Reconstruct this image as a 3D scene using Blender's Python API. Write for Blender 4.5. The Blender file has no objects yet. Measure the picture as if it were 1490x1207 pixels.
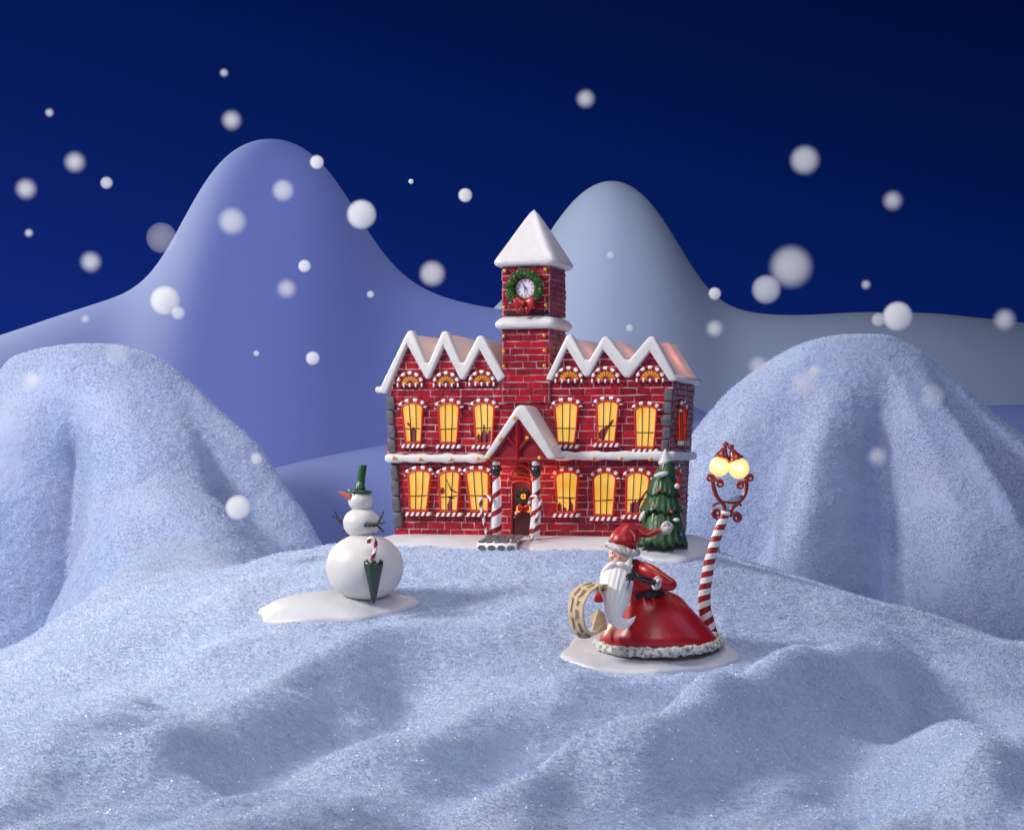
import bpy, math, random
import numpy as np
from mathutils import Vector, Matrix
random.seed(7); RNG = np.random.default_rng(7)
SC = bpy.context.scene; COL = SC.collection
PI = math.pi; rad = math.radians
SC.unit_settings.scale_length = 0.06       # one unit is six centimetres: a table-top display

# ------------------------------------------------------------------ camera maths
FPX = 3000.0; CX = 745.0; HZ = 660.0; CAMY = -30.0
def P(px, py, Y):
    s = (Y - CAMY) / FPX
    return Vector(((px - CX) * s, Y, (HZ - py) * s))
cam_d = bpy.data.cameras.new('camera'); cam = bpy.data.objects.new('camera', cam_d); COL.objects.link(cam)
cam.location = (0, CAMY, 0); cam.rotation_euler = (PI/2, 0, 0)
cam_d.sensor_width = 36; cam_d.lens = 36 * FPX / 1490.0; cam_d.shift_y = (HZ - 603.5) / 1490.0
cam_d.clip_end = 2000; cam_d.clip_start = 0.1
SC.camera = cam

# ------------------------------------------------------------------ materials
def srgb(r, g, b):
    f = lambda c: ((c/255+0.055)/1.055)**2.4 if c > 10 else c/255/12.92
    return (f(r), f(g), f(b), 1)
MATS = {}
def mat(name, col=(.5,.5,.5), rough=.5, coat=0, emis=None, est=0, sss=0, bump=None, var=None, spec=.5, metal=0):
    m = bpy.data.materials.new(name); m.use_nodes = True; nt = m.node_tree; b = nt.nodes['Principled BSDF']
    c = (*col[:3], 1)
    b.inputs['Base Color'].default_value = c
    b.inputs['Roughness'].default_value = rough
    b.inputs['Coat Weight'].default_value = coat; b.inputs['Coat Roughness'].default_value = .12
    b.inputs['Specular IOR Level'].default_value = spec; b.inputs['Metallic'].default_value = metal
    if sss:
        b.inputs['Subsurface Weight'].default_value = sss; b.inputs['Subsurface Radius'].default_value = (.12,.08,.06); b.inputs['Subsurface Scale'].default_value = .5
    if emis: b.inputs['Emission Color'].default_value = (*emis[:3],1); b.inputs['Emission Strength'].default_value = est
    tc = nt.nodes.new('ShaderNodeTexCoord')
    if var:                                     # (scale, amount)
        n = nt.nodes.new('ShaderNodeTexNoise'); n.inputs['Scale'].default_value = var[0]; n.inputs['Detail'].default_value = 5
        nt.links.new(tc.outputs['Object'], n.inputs['Vector'])
        mr = nt.nodes.new('ShaderNodeMapRange'); mr.inputs[1].default_value=.3; mr.inputs[2].default_value=.7
        mr.inputs['To Min'].default_value = 1-var[1]; mr.inputs['To Max'].default_value = 1+var[1]*.5
        nt.links.new(n.outputs['Fac'], mr.inputs[0])
        mx = nt.nodes.new('ShaderNodeVectorMath'); mx.operation='SCALE'; mx.inputs[0].default_value = c[:3]
        nt.links.new(mr.outputs[0], mx.inputs['Scale']); nt.links.new(mx.outputs[0], b.inputs['Base Color'])
    if bump:                                    # (scale, strength, distance)
        n = nt.nodes.new('ShaderNodeTexNoise'); n.inputs['Scale'].default_value = bump[0]; n.inputs['Detail'].default_value = 6
        nt.links.new(tc.outputs['Object'], n.inputs['Vector'])
        bp = nt.nodes.new('ShaderNodeBump'); bp.inputs['Strength'].default_value = bump[1]; bp.inputs['Distance'].default_value = bump[2]
        nt.links.new(n.outputs['Fac'], bp.inputs['Height']); nt.links.new(bp.outputs[0], b.inputs['Normal'])
    MATS[name] = m; return m

def glaze_brick(name, c0, c1, rough=.3, coat=.5):
    m = mat(name, c0, rough, coat, bump=(28,.5,.02)); nt = m.node_tree; b = nt.nodes['Principled BSDF']
    g = nt.nodes.new('ShaderNodeNewGeometry'); r = nt.nodes.new('ShaderNodeValToRGB')
    r.color_ramp.elements[0].color = (*c0,1); r.color_ramp.elements[1].color = (*c1,1)
    nt.links.new(g.outputs['Random Per Island'], r.inputs[0])
    n = nt.nodes.new('ShaderNodeTexNoise'); n.inputs['Scale'].default_value = 9; n.inputs['Detail'].default_value = 4
    tc = nt.nodes.new('ShaderNodeTexCoord'); nt.links.new(tc.outputs['Object'], n.inputs['Vector'])
    mr = nt.nodes.new('ShaderNodeMapRange'); mr.inputs[1].default_value=.3; mr.inputs[2].default_value=.7
    mr.inputs['To Min'].default_value=.55; mr.inputs['To Max'].default_value=1.2
    nt.links.new(n.outputs['Fac'], mr.inputs[0])
    mx = nt.nodes.new('ShaderNodeVectorMath'); mx.operation='SCALE'
    nt.links.new(r.outputs[0], mx.inputs[0]); nt.links.new(mr.outputs[0], mx.inputs['Scale']); nt.links.new(mx.outputs[0], b.inputs['Base Color'])
    return m
BRICK = glaze_brick('red_brick', (.23,.001,.006), (.46,.004,.012),.26,.6)
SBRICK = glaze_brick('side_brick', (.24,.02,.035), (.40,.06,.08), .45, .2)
MORTAR = mat('mortar', (.82,.56,.57), .6, bump=(30,.4,.01), var=(12,.35))
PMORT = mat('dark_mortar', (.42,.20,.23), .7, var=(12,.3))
STONE = mat('grey_stone', (.105,.10,.115), .5, .2, bump=(20,.5,.02), var=(10,.35))
WHITE = mat('white_glaze', (.68,.65,.635), .36, .2, sss=0, bump=(9,.35,.03), var=(6,.05))
BASEW = mat('snow_glaze', (.61,.61,.64), .42, .15, bump=(7,.4,.03))
PUREW = mat('white_paint', (.80,.78,.76), .4, .2, bump=(25,.2,.01))
RED = mat('red_glaze', (.42,.002,.008), .42, .14, bump=(14,.2,.02), var=(5,.2))
DRED = mat('dark_red_paint', (.27,.006,.014), .4, .3, bump=(20,.3,.01), var=(10,.3))
STRIPE = mat('stripe_red', (.30,.006,.014), .4, .25)
FRAME = mat('window_frame_red', (.62,.03,.012), .4, .2)
BLACK = mat('black_paint', (.012,.014,.014), .35, .4, bump=(25,.2,.01))
LEAD = mat('mullion_black', (.02,.008,.005), .5)
DOORM = mat('door_brown', (.05,.004,.006), .4, .3, bump=(20,.3,.01))
GREEN = mat('hat_green', (.01,.075,.018), .4, .3, var=(9,.2))
TGREEN = mat('tree_green', (.022,.085,.018), .42, .2, bump=(22,.5,.02), var=(8,.35))
WGREEN = mat('wreath_green', (.04,.16,.03), .5, .1, bump=(60,.7,.02), var=(40,.6))
UGREEN = mat('umbrella_green', (.008,.035,.018), .35, .4, var=(9,.2))
BULB = mat('yellow_bulb', (.78,.36,.02), .25, .6)
GOLD = mat('gold_trim', (.55,.28,.08), .35, .3)
CLOCKF = mat('clock_face', (.74,.68,.78), .4, .2)
CARROT = mat('carrot', (.75,.12,.02), .4, .3, bump=(40,.3,.01))
TWIG = mat('twig', (.045,.038,.035), .7, bump=(50,.6,.01))
SKIN = mat('skin_paint', (.70,.44,.34), .42, .15, sss=0)
CHEEK = mat('cheek_pink', (.68,.24,.20), .45)
LIP = mat('lip_red', (.5,.05,.05), .4)
IRON = mat('lamp_iron', (.26,.014,.009), .35, .5, bump=(30,.3,.01), var=(20,.3))
PAPER = mat('parchment', (.62,.46,.29), .7, bump=(18,.3,.01), var=(9,.25))
INK = mat('ink', (.10,.06,.04), .6)
SILM = mat('silhouette', (.22,.02,.035), .5)
BLUEB = mat('blue_bauble', (.02,.08,.4), .3, .5)
REDB = mat('red_bauble', (.6,.02,.02), .3, .5)
SNOWMAN = mat('snowman_white', (.68,.655,.62), .42, .12, bump=(5,.15,.03), var=(4,.04))

def fur_mat():
    m = mat('fur_trim', (.7,.66,.6), .7); nt = m.node_tree; b = nt.nodes['Principled BSDF']
    tc = nt.nodes.new('ShaderNodeTexCoord'); v = nt.nodes.new('ShaderNodeTexNoise'); v.inputs['Scale'].default_value = 22; v.inputs['Detail'].default_value=4
    nt.links.new(tc.outputs['Object'], v.inputs['Vector'])
    r = nt.nodes.new('ShaderNodeValToRGB'); e = r.color_ramp.elements
    e[0].position=.36; e[0].color=(.22,.19,.16,1); e[1].position=.52; e[1].color=(.70,.68,.63,1)
    nt.links.new(v.outputs['Fac'], r.inputs[0]); nt.links.new(r.outputs[0], b.inputs['Base Color'])
    bp = nt.nodes.new('ShaderNodeBump'); bp.inputs['Distance'].default_value=.04; bp.inputs['Strength'].default_value=.9
    nt.links.new(v.outputs['Fac'], bp.inputs['Height']); nt.links.new(bp.outputs[0], b.inputs['Normal']); return m
FUR = fur_mat()
def hair_mat():
    m = mat('beard_white', (.82,.79,.75), .5, .1); nt = m.node_tree; b = nt.nodes['Principled BSDF']
    return m
BEARD = hair_mat()

def pane_mat():
    m = mat('lit_window_pane', (.3,.15,.03), .4); nt = m.node_tree; b = nt.nodes['Principled BSDF']
    tc = nt.nodes.new('ShaderNodeTexCoord'); n = nt.nodes.new('ShaderNodeTexNoise'); n.inputs['Scale'].default_value=2.2; n.inputs['Detail'].default_value=2
    nt.links.new(tc.outputs['Object'], n.inputs['Vector'])
    r = nt.nodes.new('ShaderNodeValToRGB'); e=r.color_ramp.elements
    e[0].position=.3; e[0].color=(.86,.42,.035,1); e[1].position=.7; e[1].color=(1.0,.64,.16,1)
    nt.links.new(n.outputs['Fac'], r.inputs[0]); nt.links.new(r.outputs[0], b.inputs['Emission Color'])
    b.inputs['Emission Strength'].default_value=.8; return m
PANE = pane_mat()
FANP = mat('fan_window_pane', (.45,.2,.03), .4, emis=(.8,.28,.02), est=.6)
SIDEP = mat('side_window_pane', (.5,.12,.02), .4, emis=(.9,.12,.01), est=.5)
GLOWD = mat('lit_door_glass', (.5,.2,.02), .4, emis=(1,.35,.03), est=1.1)
def globe_mat():
    m = mat('lit_globe', (.6,.5,.3), .3); nt=m.node_tree; b=nt.nodes['Principled BSDF']
    tc = nt.nodes.new('ShaderNodeTexCoord'); ln = nt.nodes.new('ShaderNodeVectorMath'); ln.operation='DISTANCE'
    b.inputs['Emission Color'].default_value=(1,.60,.17,1); b.inputs['Emission Strength'].default_value=1.1
    return m
GLOBE = globe_mat()
def roof_mat():
    m = bpy.data.materials.new('snowy_roof'); m.use_nodes=True; nt=m.node_tree; b=nt.nodes['Principled BSDF']
    b.inputs['Base Color'].default_value=(.84,.81,.81,1); b.inputs['Roughness'].default_value=.35; b.inputs['Coat Weight'].default_value=.3
    n=nt.nodes.new('ShaderNodeTexNoise'); n.inputs['Scale'].default_value=6; tc=nt.nodes.new('ShaderNodeTexCoord'); nt.links.new(tc.outputs['Object'],n.inputs['Vector'])
    bp=nt.nodes.new('ShaderNodeBump'); bp.inputs['Strength'].default_value=.4; bp.inputs['Distance'].default_value=.04; nt.links.new(n.outputs['Fac'],bp.inputs['Height']); nt.links.new(bp.outputs[0],b.inputs['Normal'])
    t=nt.nodes.new('ShaderNodeBsdfTranslucent'); t.inputs['Color'].default_value=(.95,.60,.50,1)
    mx=nt.nodes.new('ShaderNodeMixShader'); mx.inputs[0].default_value=.16
    nt.links.new(b.outputs[0],mx.inputs[1]); nt.links.new(t.outputs[0],mx.inputs[2]); nt.links.new(mx.outputs[0],nt.nodes['Material Output'].inputs['Surface']); return m
ROOF = roof_mat()

def fabric(name, col):
    m = bpy.data.materials.new(name); m.use_nodes=True; nt=m.node_tree; b=nt.nodes['Principled BSDF']
    b.inputs['Roughness'].default_value=.85; b.inputs['Specular IOR Level'].default_value=.2
    b.inputs['Sheen Weight'].default_value=.35; b.inputs['Sheen Tint'].default_value=(.75,.85,1,1)
    tc=nt.nodes.new('ShaderNodeTexCoord')
    n=nt.nodes.new('ShaderNodeTexNoise'); n.inputs['Scale'].default_value=.8; n.inputs['Detail'].default_value=3; nt.links.new(tc.outputs['Object'],n.inputs['Vector'])
    r=nt.nodes.new('ShaderNodeValToRGB'); e=r.color_ramp.elements; e[0].position=.35; e[1].position=.65
    e[0].color=(col[0]*.93,col[1]*1.0,col[2]*1.02,1); e[1].color=(col[0]*1.08,col[1]*.99,col[2]*.98,1)
    nt.links.new(n.outputs['Fac'],r.inputs[0]); nt.links.new(r.outputs[0],b.inputs['Base Color'])
    n1=nt.nodes.new('ShaderNodeTexNoise'); n1.inputs['Scale'].default_value=26; n1.inputs['Detail'].default_value=8; n1.inputs['Roughness'].default_value=.7; nt.links.new(tc.outputs['Object'],n1.inputs['Vector'])
    bp=nt.nodes.new('ShaderNodeBump'); bp.inputs['Strength'].default_value=.55; bp.inputs['Distance'].default_value=.035
    nt.links.new(n1.outputs['Fac'],bp.inputs['Height']); nt.links.new(bp.outputs[0],b.inputs['Normal'])
    return m
FAB = fabric('snow_fleece', (.475,.56,.725)); FABD = fabric('draped_fleece', (.43,.505,.71))
def fibre_mat():
    m = bpy.data.materials.new('fleece_fibre'); m.use_nodes=True; nt=m.node_tree; b=nt.nodes['Principled BSDF']
    b.inputs['Base Color'].default_value=(.52,.60,.775,1); b.inputs['Roughness'].default_value=.55; return m
FIB = fibre_mat()
GLINT = mat('snow_crystal', (.92,.94,1), .25, .3)

# ------------------------------------------------------------------ objects
def tag(o, label=None, cat=None, group=None, kind=None):
    if label: o['label']=label
    if cat: o['category']=cat
    if group: o['group']=group
    if kind: o['kind']=kind
    return o
def thing(name, label, cat, loc=(0,0,0), rz=0, group=None):
    o = bpy.data.objects.new(name, None); COL.objects.link(o); o.location=loc; o.rotation_euler=(0,0,rz); o.empty_display_size=.2
    return tag(o, label, cat, group)
class M:
    def __init__(s, org=(0,0,0)): s.v=[]; s.f=[]; s.mi=[]; s.o=Vector(org)
    def add(s, vs, fs, mi=0):
        b=len(s.v); s.v += [tuple(Vector(v)-s.o) for v in vs]; s.f += [tuple(b+i for i in f) for f in fs]
        s.mi += (mi if isinstance(mi,list) else [mi]*len(fs))
    def hexa(s, p, mi=0):     # 8 points: bottom 4 ccw, top 4
        s.add(p, [(0,3,2,1),(4,5,6,7),(0,1,5,4),(1,2,6,5),(2,3,7,6),(3,0,4,7)], mi)
    def box(s, a, b, mi=0):
        x0,y0,z0=a; x1,y1,z1=b
        s.hexa([(x0,y0,z0),(x1,y0,z0),(x1,y1,z0),(x0,y1,z0),(x0,y0,z1),(x1,y0,z1),(x1,y1,z1),(x0,y1,z1)],mi)
    def prism(s, poly, off, mi=0, mside=None):   # poly list of 3D points, off vector (extrusion)
        n=len(poly); off=Vector(off); vs=[Vector(p) for p in poly]; vs+= [p+off for p in vs]
        s.add(vs, [tuple(range(n)), tuple(range(2*n-1,n-1,-1))]+[(i,i+n,(i+1)%n+n,(i+1)%n) for i in range(n)], [mi,mi]+[mi if mside is None else mside]*n)
    def tube(s, pts, r, seg=10, caps=True, twist=0, stripes=None, mi=0, flat=None):
        pts=[Vector(p) for p in pts]; n=len(pts)
        if not hasattr(r,'__len__'): r=[r]*n
        T=[(pts[min(i+1,n-1)]-pts[max(i-1,0)]).normalized() for i in range(n)]
        up=Vector((0,0,1)) if abs(T[0].z)<.9 else Vector((0,1,0))
        N=(up-T[0]*up.dot(T[0])).normalized(); vs=[]; L=0
        for i in range(n):
            if i: L+=(pts[i]-pts[i-1]).length
            N=(N-T[i]*N.dot(T[i])).normalized(); B=T[i].cross(N)
            for j in range(seg):
                a=2*PI*j/seg+twist*L
                vs.append(pts[i]+(N*math.cos(a)+B*math.sin(a)*(flat or 1))*r[i])
        fs=[]; ms=[]
        for i in range(n-1):
            for j in range(seg):
                fs.append((i*seg+j,i*seg+(j+1)%seg,(i+1)*seg+(j+1)%seg,(i+1)*seg+j))
                ms.append((1 if (j*stripes*2//seg)%2 else 0) if stripes else mi)
        if caps:
            fs+= [tuple(range(seg-1,-1,-1)), tuple((n-1)*seg+j for j in range(seg))]; ms+=[mi,mi]
        s.add(vs,fs,ms)
    def ball(s, c, r, seg=20, rings=12, mi=0, rot=None):
        c=Vector(c)
        if not hasattr(r,'__len__'): r=(r,r,r)
        vs=[(0,0,1)]; 
        for i in range(1,rings):
            t=PI*i/rings
            for j in range(seg): vs.append((math.sin(t)*math.cos(2*PI*j/seg),math.sin(t)*math.sin(2*PI*j/seg),math.cos(t)))
        vs.append((0,0,-1)); fs=[]
        for j in range(seg): fs.append((0,1+j,1+(j+1)%seg))
        for i in range(rings-2):
            for j in range(seg):
                a=1+i*seg; fs.append((a+j,a+seg+j,a+seg+(j+1)%seg,a+(j+1)%seg))
        l=len(vs)-1; a=1+(rings-2)*seg
        for j in range(seg): fs.append((l,a+(j+1)%seg,a+j))
        R=rot or Matrix.Identity(3)
        s.add([c+R@Vector((v[0]*r[0],v[1]*r[1],v[2]*r[2])) for v in vs],fs,mi)
    def rings(s, R, mi=0, caps=True):           # list of rings (lists of points, same count)
        n=len(R[0]); vs=[p for r in R for p in r]; fs=[]
        for i in range(len(R)-1):
            for j in range(n): fs.append((i*n+j,i*n+(j+1)%n,(i+1)*n+(j+1)%n,(i+1)*n+j))
        if caps: fs+=[tuple(range(n-1,-1,-1)),tuple((len(R)-1)*n+j for j in range(n))]
        s.add(vs,fs,mi)
    def obj(s, name, mats, parent=None, smooth=True, bevel=None, remesh=None, subs=0, auto=None):
        if not isinstance(mats,(list,tuple)): mats=[mats]
        me=bpy.data.meshes.new(name); me.from_pydata(s.v,[],s.f); 
        for m in mats: me.materials.append(m)
        me.polygons.foreach_set('material_index', s.mi); me.polygons.foreach_set('use_smooth',[smooth]*len(s.f)); me.update()
        o=bpy.data.objects.new(name,me); COL.objects.link(o)
        if parent is not None: o.parent=parent
        else: o.location=s.o
        if bevel:
            b=o.modifiers.new('bevel','BEVEL'); b.width=bevel; b.segments=3; b.limit_method='ANGLE'; b.angle_limit=rad(35)
        if subs:
            b=o.modifiers.new('sub','SUBSURF'); b.levels=subs; b.render_levels=subs
        if remesh:
            b=o.modifiers.new('remesh','REMESH'); b.mode='VOXEL'; b.voxel_size=remesh; b.use_smooth_shade=True
            c=o.modifiers.new('sm','SMOOTH'); c.factor=.5; c.iterations=4
        return o
def catmull(pts, n):
    pts=[Vector(p) for p in pts]; k=len(pts); out=[]
    for i in range(k-1):
        p0,p1,p2,p3=pts[max(i-1,0)],pts[i],pts[i+1],pts[min(i+2,k-1)]
        for q in range(n):
            t=q/n; out.append(.5*((2*p1)+(p2-p0)*t+(2*p0-5*p1+4*p2-p3)*t*t+(3*p1-p0-3*p2+p3)*t**3))
    out.append(pts[-1]); return out
def lerp_arr(vals, n):     # catmull for scalars
    return [v.x for v in catmull([Vector((a,0,0)) for a in vals], n)]

# ------------------------------------------------------------------ numpy noise
def hash3(i,j,k):
    n=(i*374761393+j*668265263+k*2147483647*3+k*1274126177)&0xffffffff
    n=((n^(n>>13))*1274126177)&0xffffffff; return ((n^(n>>16))&0xffff)/65535.0
def vnoise(x,y,z):
    x=np.asarray(x,float);y=np.asarray(y,float);z=np.asarray(z,float)
    xi=np.floor(x).astype(np.int64);yi=np.floor(y).astype(np.int64);zi=np.floor(z).astype(np.int64)
    xf=x-xi;yf=y-yi;zf=z-zi; u=xf*xf*(3-2*xf);v=yf*yf*(3-2*yf);w=zf*zf*(3-2*zf)
    h=lambda a,b,c: hash3(xi+a,yi+b,zi+c)
    L=lambda a,b,t: a+(b-a)*t
    return L(L(L(h(0,0,0),h(1,0,0),u),L(h(0,1,0),h(1,1,0),u),v),L(L(h(0,0,1),h(1,0,1),u),L(h(0,1,1),h(1,1,1),u),v),w)-.5
def fbm(x,y,z,o=4):
    s=0;a=1;f=1
    for i in range(o): s=s+a*vnoise(x*f+i*17.3,y*f+i*5.1,z*f+i*9.7); a*=.5; f*=2.03
    return s
def smooth(a,b,x):
    t=np.clip((x-a)/(b-a),0,1); return t*t*(3-2*t)

# ------------------------------------------------------------------ ground
GY=np.array([-40,-30,-20,-14,-11,-8,-6,-5,-3.5,-2.4,-1.2,0,2,4,8,14]); GZ=np.array([-3.7,-3.6,-3.35,-3.1,-2.97,-2.77,-2.55,-2.36,-1.95,-1.66,-1.385,-1.34,-1.34,-1.9,-3.6,-5.5])
_t=np.linspace(-40,14,2000); _g=np.interp(_t,GY,GZ); _k=np.hanning(41); _k/=_k.sum(); _gs=np.convolve(np.pad(_g,20,mode='edge'),_k,'valid')
def gbase(x,y):
    z=np.interp(y,_t,_gs)
    w=smooth(-13,-1,y)
    z=z-w*(np.interp(x,[-20,-7.6,-5.4,-3.6,-2.4,2.6,4.6,7.5,20],[3.2,1.72,.85,.2,0,0,.62,1.5,3.2]))
    wl=np.exp(-np.abs((x+5.7)/1.7)**3)*smooth(-1,6,y); z=z*(1-wl)+(-1.45)*wl
    # the lift that lets the near left corner rise
    z=z+.25*smooth(-5,-9,x)*smooth(-3,-10,y)
    return z
def on_ground(px,py):
    D=np.linspace(8,34,1300); X=(px-CX)*D/FPX; Z=(HZ-py)*D/FPX; Y=D+CAMY
    g=gbase(X,Y); k=np.argmax(Z<=g) if (Z<=g).any() else -1
    return np.array([X[k],Y[k]])
RIDGES=[ # px start, px end, half width (units), height
 ((235,1120),(590,925),.42,.26), ((-20,1030),(330,872),.48,.30), ((-10,1190),(190,1060),.42,.16),
 ((560,1130),(900,985),.50,.24), ((930,1150),(1270,950),.52,.34), ((1290,925),(1240,890),.5,.08), ((1300,925),(1420,1180),.34,.20),
 ((1430,1190),(1560,1010),.55,.10), ((640,960),(800,900),.45,.07),((420,915),(300,960),.35,.10),((1250,885),(1480,930),.35,.14),
 ((700,1190),(1000,1080),.35,.12)]
DIPS=[((1330,945),(1410,1090),.45,.48),((1210,1120),(1290,1180),.4,.1),((350,1120),(620,1010),.35,.12),((150,985),(380,900),.3,.12),((880,1110),(1100,985),.35,.14)]
def seg_d(x,y,a,b):
    ab=b-a; L=(ab**2).sum(); t=((x-a[0])*ab[0]+(y-a[1])*ab[1])/L; tc=np.clip(t,0,1)
    dx=x-(a[0]+tc*ab[0]); dy=y-(a[1]+tc*ab[1]); return np.sqrt(dx*dx+dy*dy)
_R=[(on_ground(*a),on_ground(*b),w,h) for a,b,w,h in RIDGES]+[(on_ground(*a),on_ground(*b),w,-h) for a,b,w,h in DIPS]
def ground_z(x,y,fine=True):
    z=gbase(x,y)
    wx=x+.25*fbm(x*.6,y*.6,3.3,2); wy=y+.35*fbm(x*.5,y*.5,8.3,2)
    fm=1-.93*np.exp(-(((x-1.75)/1.9)**2+((y+5.3)/1.9)**2)**2)-.93*np.exp(-(((x+2.1)/1.7)**2+((y+3.7)/1.6)**2)**2)
    fm=np.clip(fm,0,1)*(1-.75*smooth(-6,-3.5,y)*smooth(1,3,np.abs(x)))
    for a,b,w,h in _R:
        h=h*1.75*fm; w=w*1.15
        d=seg_d(wx,wy,a,b); z=z+h*np.exp(-(d/w)**2)
    # small creases of the cloth
    c=fbm((.92*x-.39*y)*.85,(.39*x+.92*y)*.22,1.7,3); z=z+.54*c*smooth(-5.2,-8,y)+.05*c
    z=z-.10*np.exp(-(((x-1.6)/1.25)**2+((y+5.1)/1.1)**2)**2)-.03*np.exp(-(((x+2.3)/1.2)**2+((y+3.5)/1.)**2)**2)
    # calm places where the figures stand
    if fine:
        z=z+.035*fbm(x*3.1,y*3.1,2.2,3)+.022*fbm(x*9,y*9,5.5,3)
    return z
def grid_obj(name, xs, ys, zf, m, label=None):
    X,Y=np.meshgrid(xs,ys); Z=zf(X,Y); nx,ny=len(xs),len(ys)
    return np_mesh(name, np.stack([X,Y,Z],-1).reshape(-1,3), nx, ny, False, m)
def np_mesh(name, co, nx, ny, wrap, m, parent=None):
    idx=np.arange(nx*ny).reshape(ny,nx)
    if wrap: idx=np.concatenate([idx,idx[:,:1]],1)
    q=np.stack([idx[:-1,:-1],idx[:-1,1:],idx[1:,1:],idx[1:,:-1]],-1).reshape(-1,4).astype(np.int32)
    me=bpy.data.meshes.new(name); me.vertices.add(len(co)); me.vertices.foreach_set('co',co.astype(np.float32).ravel())
    me.loops.add(q.size); me.loops.foreach_set('vertex_index',q.ravel()); me.polygons.add(len(q))
    me.polygons.foreach_set('loop_start',np.arange(0,q.size,4,dtype=np.int32)); me.polygons.foreach_set('use_smooth',np.ones(len(q),bool))
    me.materials.append(m); me.update(calc_edges=True); me.validate()
    o=bpy.data.objects.new(name,me); COL.objects.link(o); o['_q']=0; del o['_q']
    if parent: o.parent=parent
    return o,co,q
FABS=[]
xs=np.concatenate([np.linspace(-30,-9.5,30)[:-1],np.linspace(-9.5,9.5,620),np.linspace(9.5,30,30)[1:]])
ys=np.concatenate([np.linspace(-40,-18,40)[:-1],np.linspace(-18,4.5,720),np.linspace(4.5,14,40)[1:]])
g,co,q=grid_obj('ground', xs, ys, ground_z, FAB); tag(g,kind='structure'); FABS.append((co,q,.9))

def drape(name, apx, apy, Y, left, right, folds, zrat=.75, seed=1, maxd=520, saw=None):
    """cloth thrown over a dome: left/right outline = [(drop px, half width px)]"""
    s=(Y-CAMY)/FPX; c=P(apx,apy,Y)
    nt_,nd=960,520
    th=np.linspace(-PI,PI,nt_,endpoint=False); d=maxd*np.linspace(0,1,nd)**1.6
    TH,D=np.meshgrid(th,d)
    def prof(pts):
        xs_=[0]+[p[0] for p in pts]; ys_=[0]+[p[1] for p in pts]
        # interpolate in sqrt space so the top is round
        return lambda q: np.interp(np.sqrt(q),np.sqrt(xs_),ys_)
    pl,pr=prof(left),prof(right)
    w=.5+.5*np.sin(TH)                      # th=0 faces the camera, +90 right
    w=w*w*(3-2*w)
    rho=(pl(D)*(1-w)+pr(D)*w)
    A=smooth(8,170,D)
    F=0
    for (ph,wid,dep,d0) in folds:
        e=np.angle(np.exp(1j*(TH-rad(ph)-.05*fbm(D*.006,0*D,seed+ph,2)*1.5)))
        F=F+dep*np.exp(-(e/rad(wid))**2)*smooth(d0,d0+150,D)
    if saw:                                   # folds with one steep and one long side
        g_=np.arange(-180,180,.5); f_=np.interp(g_,[p[0] for p in saw],[p[1] for p in saw]); k=np.hanning(15); k/=k.sum(); f_=np.convolve(np.pad(f_,7,mode='wrap'),k,'valid')
        F=F+np.interp(np.degrees(TH)+2.5*fbm(D*.01,0*D,seed+.5,2),g_,f_)*smooth(25,190,D)
    F=F+.035*A*np.sin(7*TH+seed)+.02*A*np.sin(13*TH+2*seed)
    rr=rho*(1+F)*s
    X=c.x+rr*np.sin(TH); Yv=Y-rr*np.cos(TH)*zrat; Z=c.z-D*s
    n=.08*fbm(X*.9,Yv*.9,Z*.9+seed,3)+.035*fbm(X*2.5,Yv*2.5,Z*2.5,3)+.022*fbm(X*8,Yv*8,Z*8,3)
    f=smooth(0,25,D)
    X=X+n*np.sin(TH)*f; Yv=Yv-n*np.cos(TH)*f; Z=Z+n*(1-f)*.4
    co=np.stack([X,Yv,Z],-1).reshape(-1,3)
    o,co,q=np_mesh(name,co,nt_,nd,True,FABD); tag(o,kind='structure'); FABS.append((co,q[:, [0,3,2,1]],.8)); 
    o.data.flip_normals()
    return o
drape('snow_hill',1262,487,9,[(3,50),(18,105),(53,165),(98,215),(153,255),(300,330),(520,420)],[(3,35),(13,55),(58,115),(113,170),(163,228),(363,400),(520,520)],
      [(-40,10,-.14,70),(14,12,.05,60),(-52,8,.08,50)],.72,3,saw=[(-180,0),(-60,0),(-34,0),(-20,.14),(-2,-.34),(4,-.32),(12,.04),(26,.16),(46,-.44),(51,-.42),(59,.04),(72,.10),(100,0),(180,0)])
drape('snow_hill',140,500,9,[(3,45),(8,80),(20,120),(55,145),(200,205),(520,330)],[(3,40),(8,55),(25,95),(55,135),(100,185),(145,233),(190,264),(280,320),(520,440)],
      [(50,7,-.2,90),(30,12,.08,60)],.72,5,saw=[(-180,0),(-90,0.05),(-60,.30),(-46,.28),(-9,-.52),(-4,-.5),(7,.02),(18,.10),(60,0),(180,0)])
drape('snow_hill',215,690,6.9,[(4,22),(20,50),(60,75),(150,110),(300,180)],[(4,40),(20,70),(50,115),(90,160),(150,215),(300,330)],
      [(12,14,-.2,20),(-30,14,.1,20),(55,12,.06,20)],.9,9,maxd=300)

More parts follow.
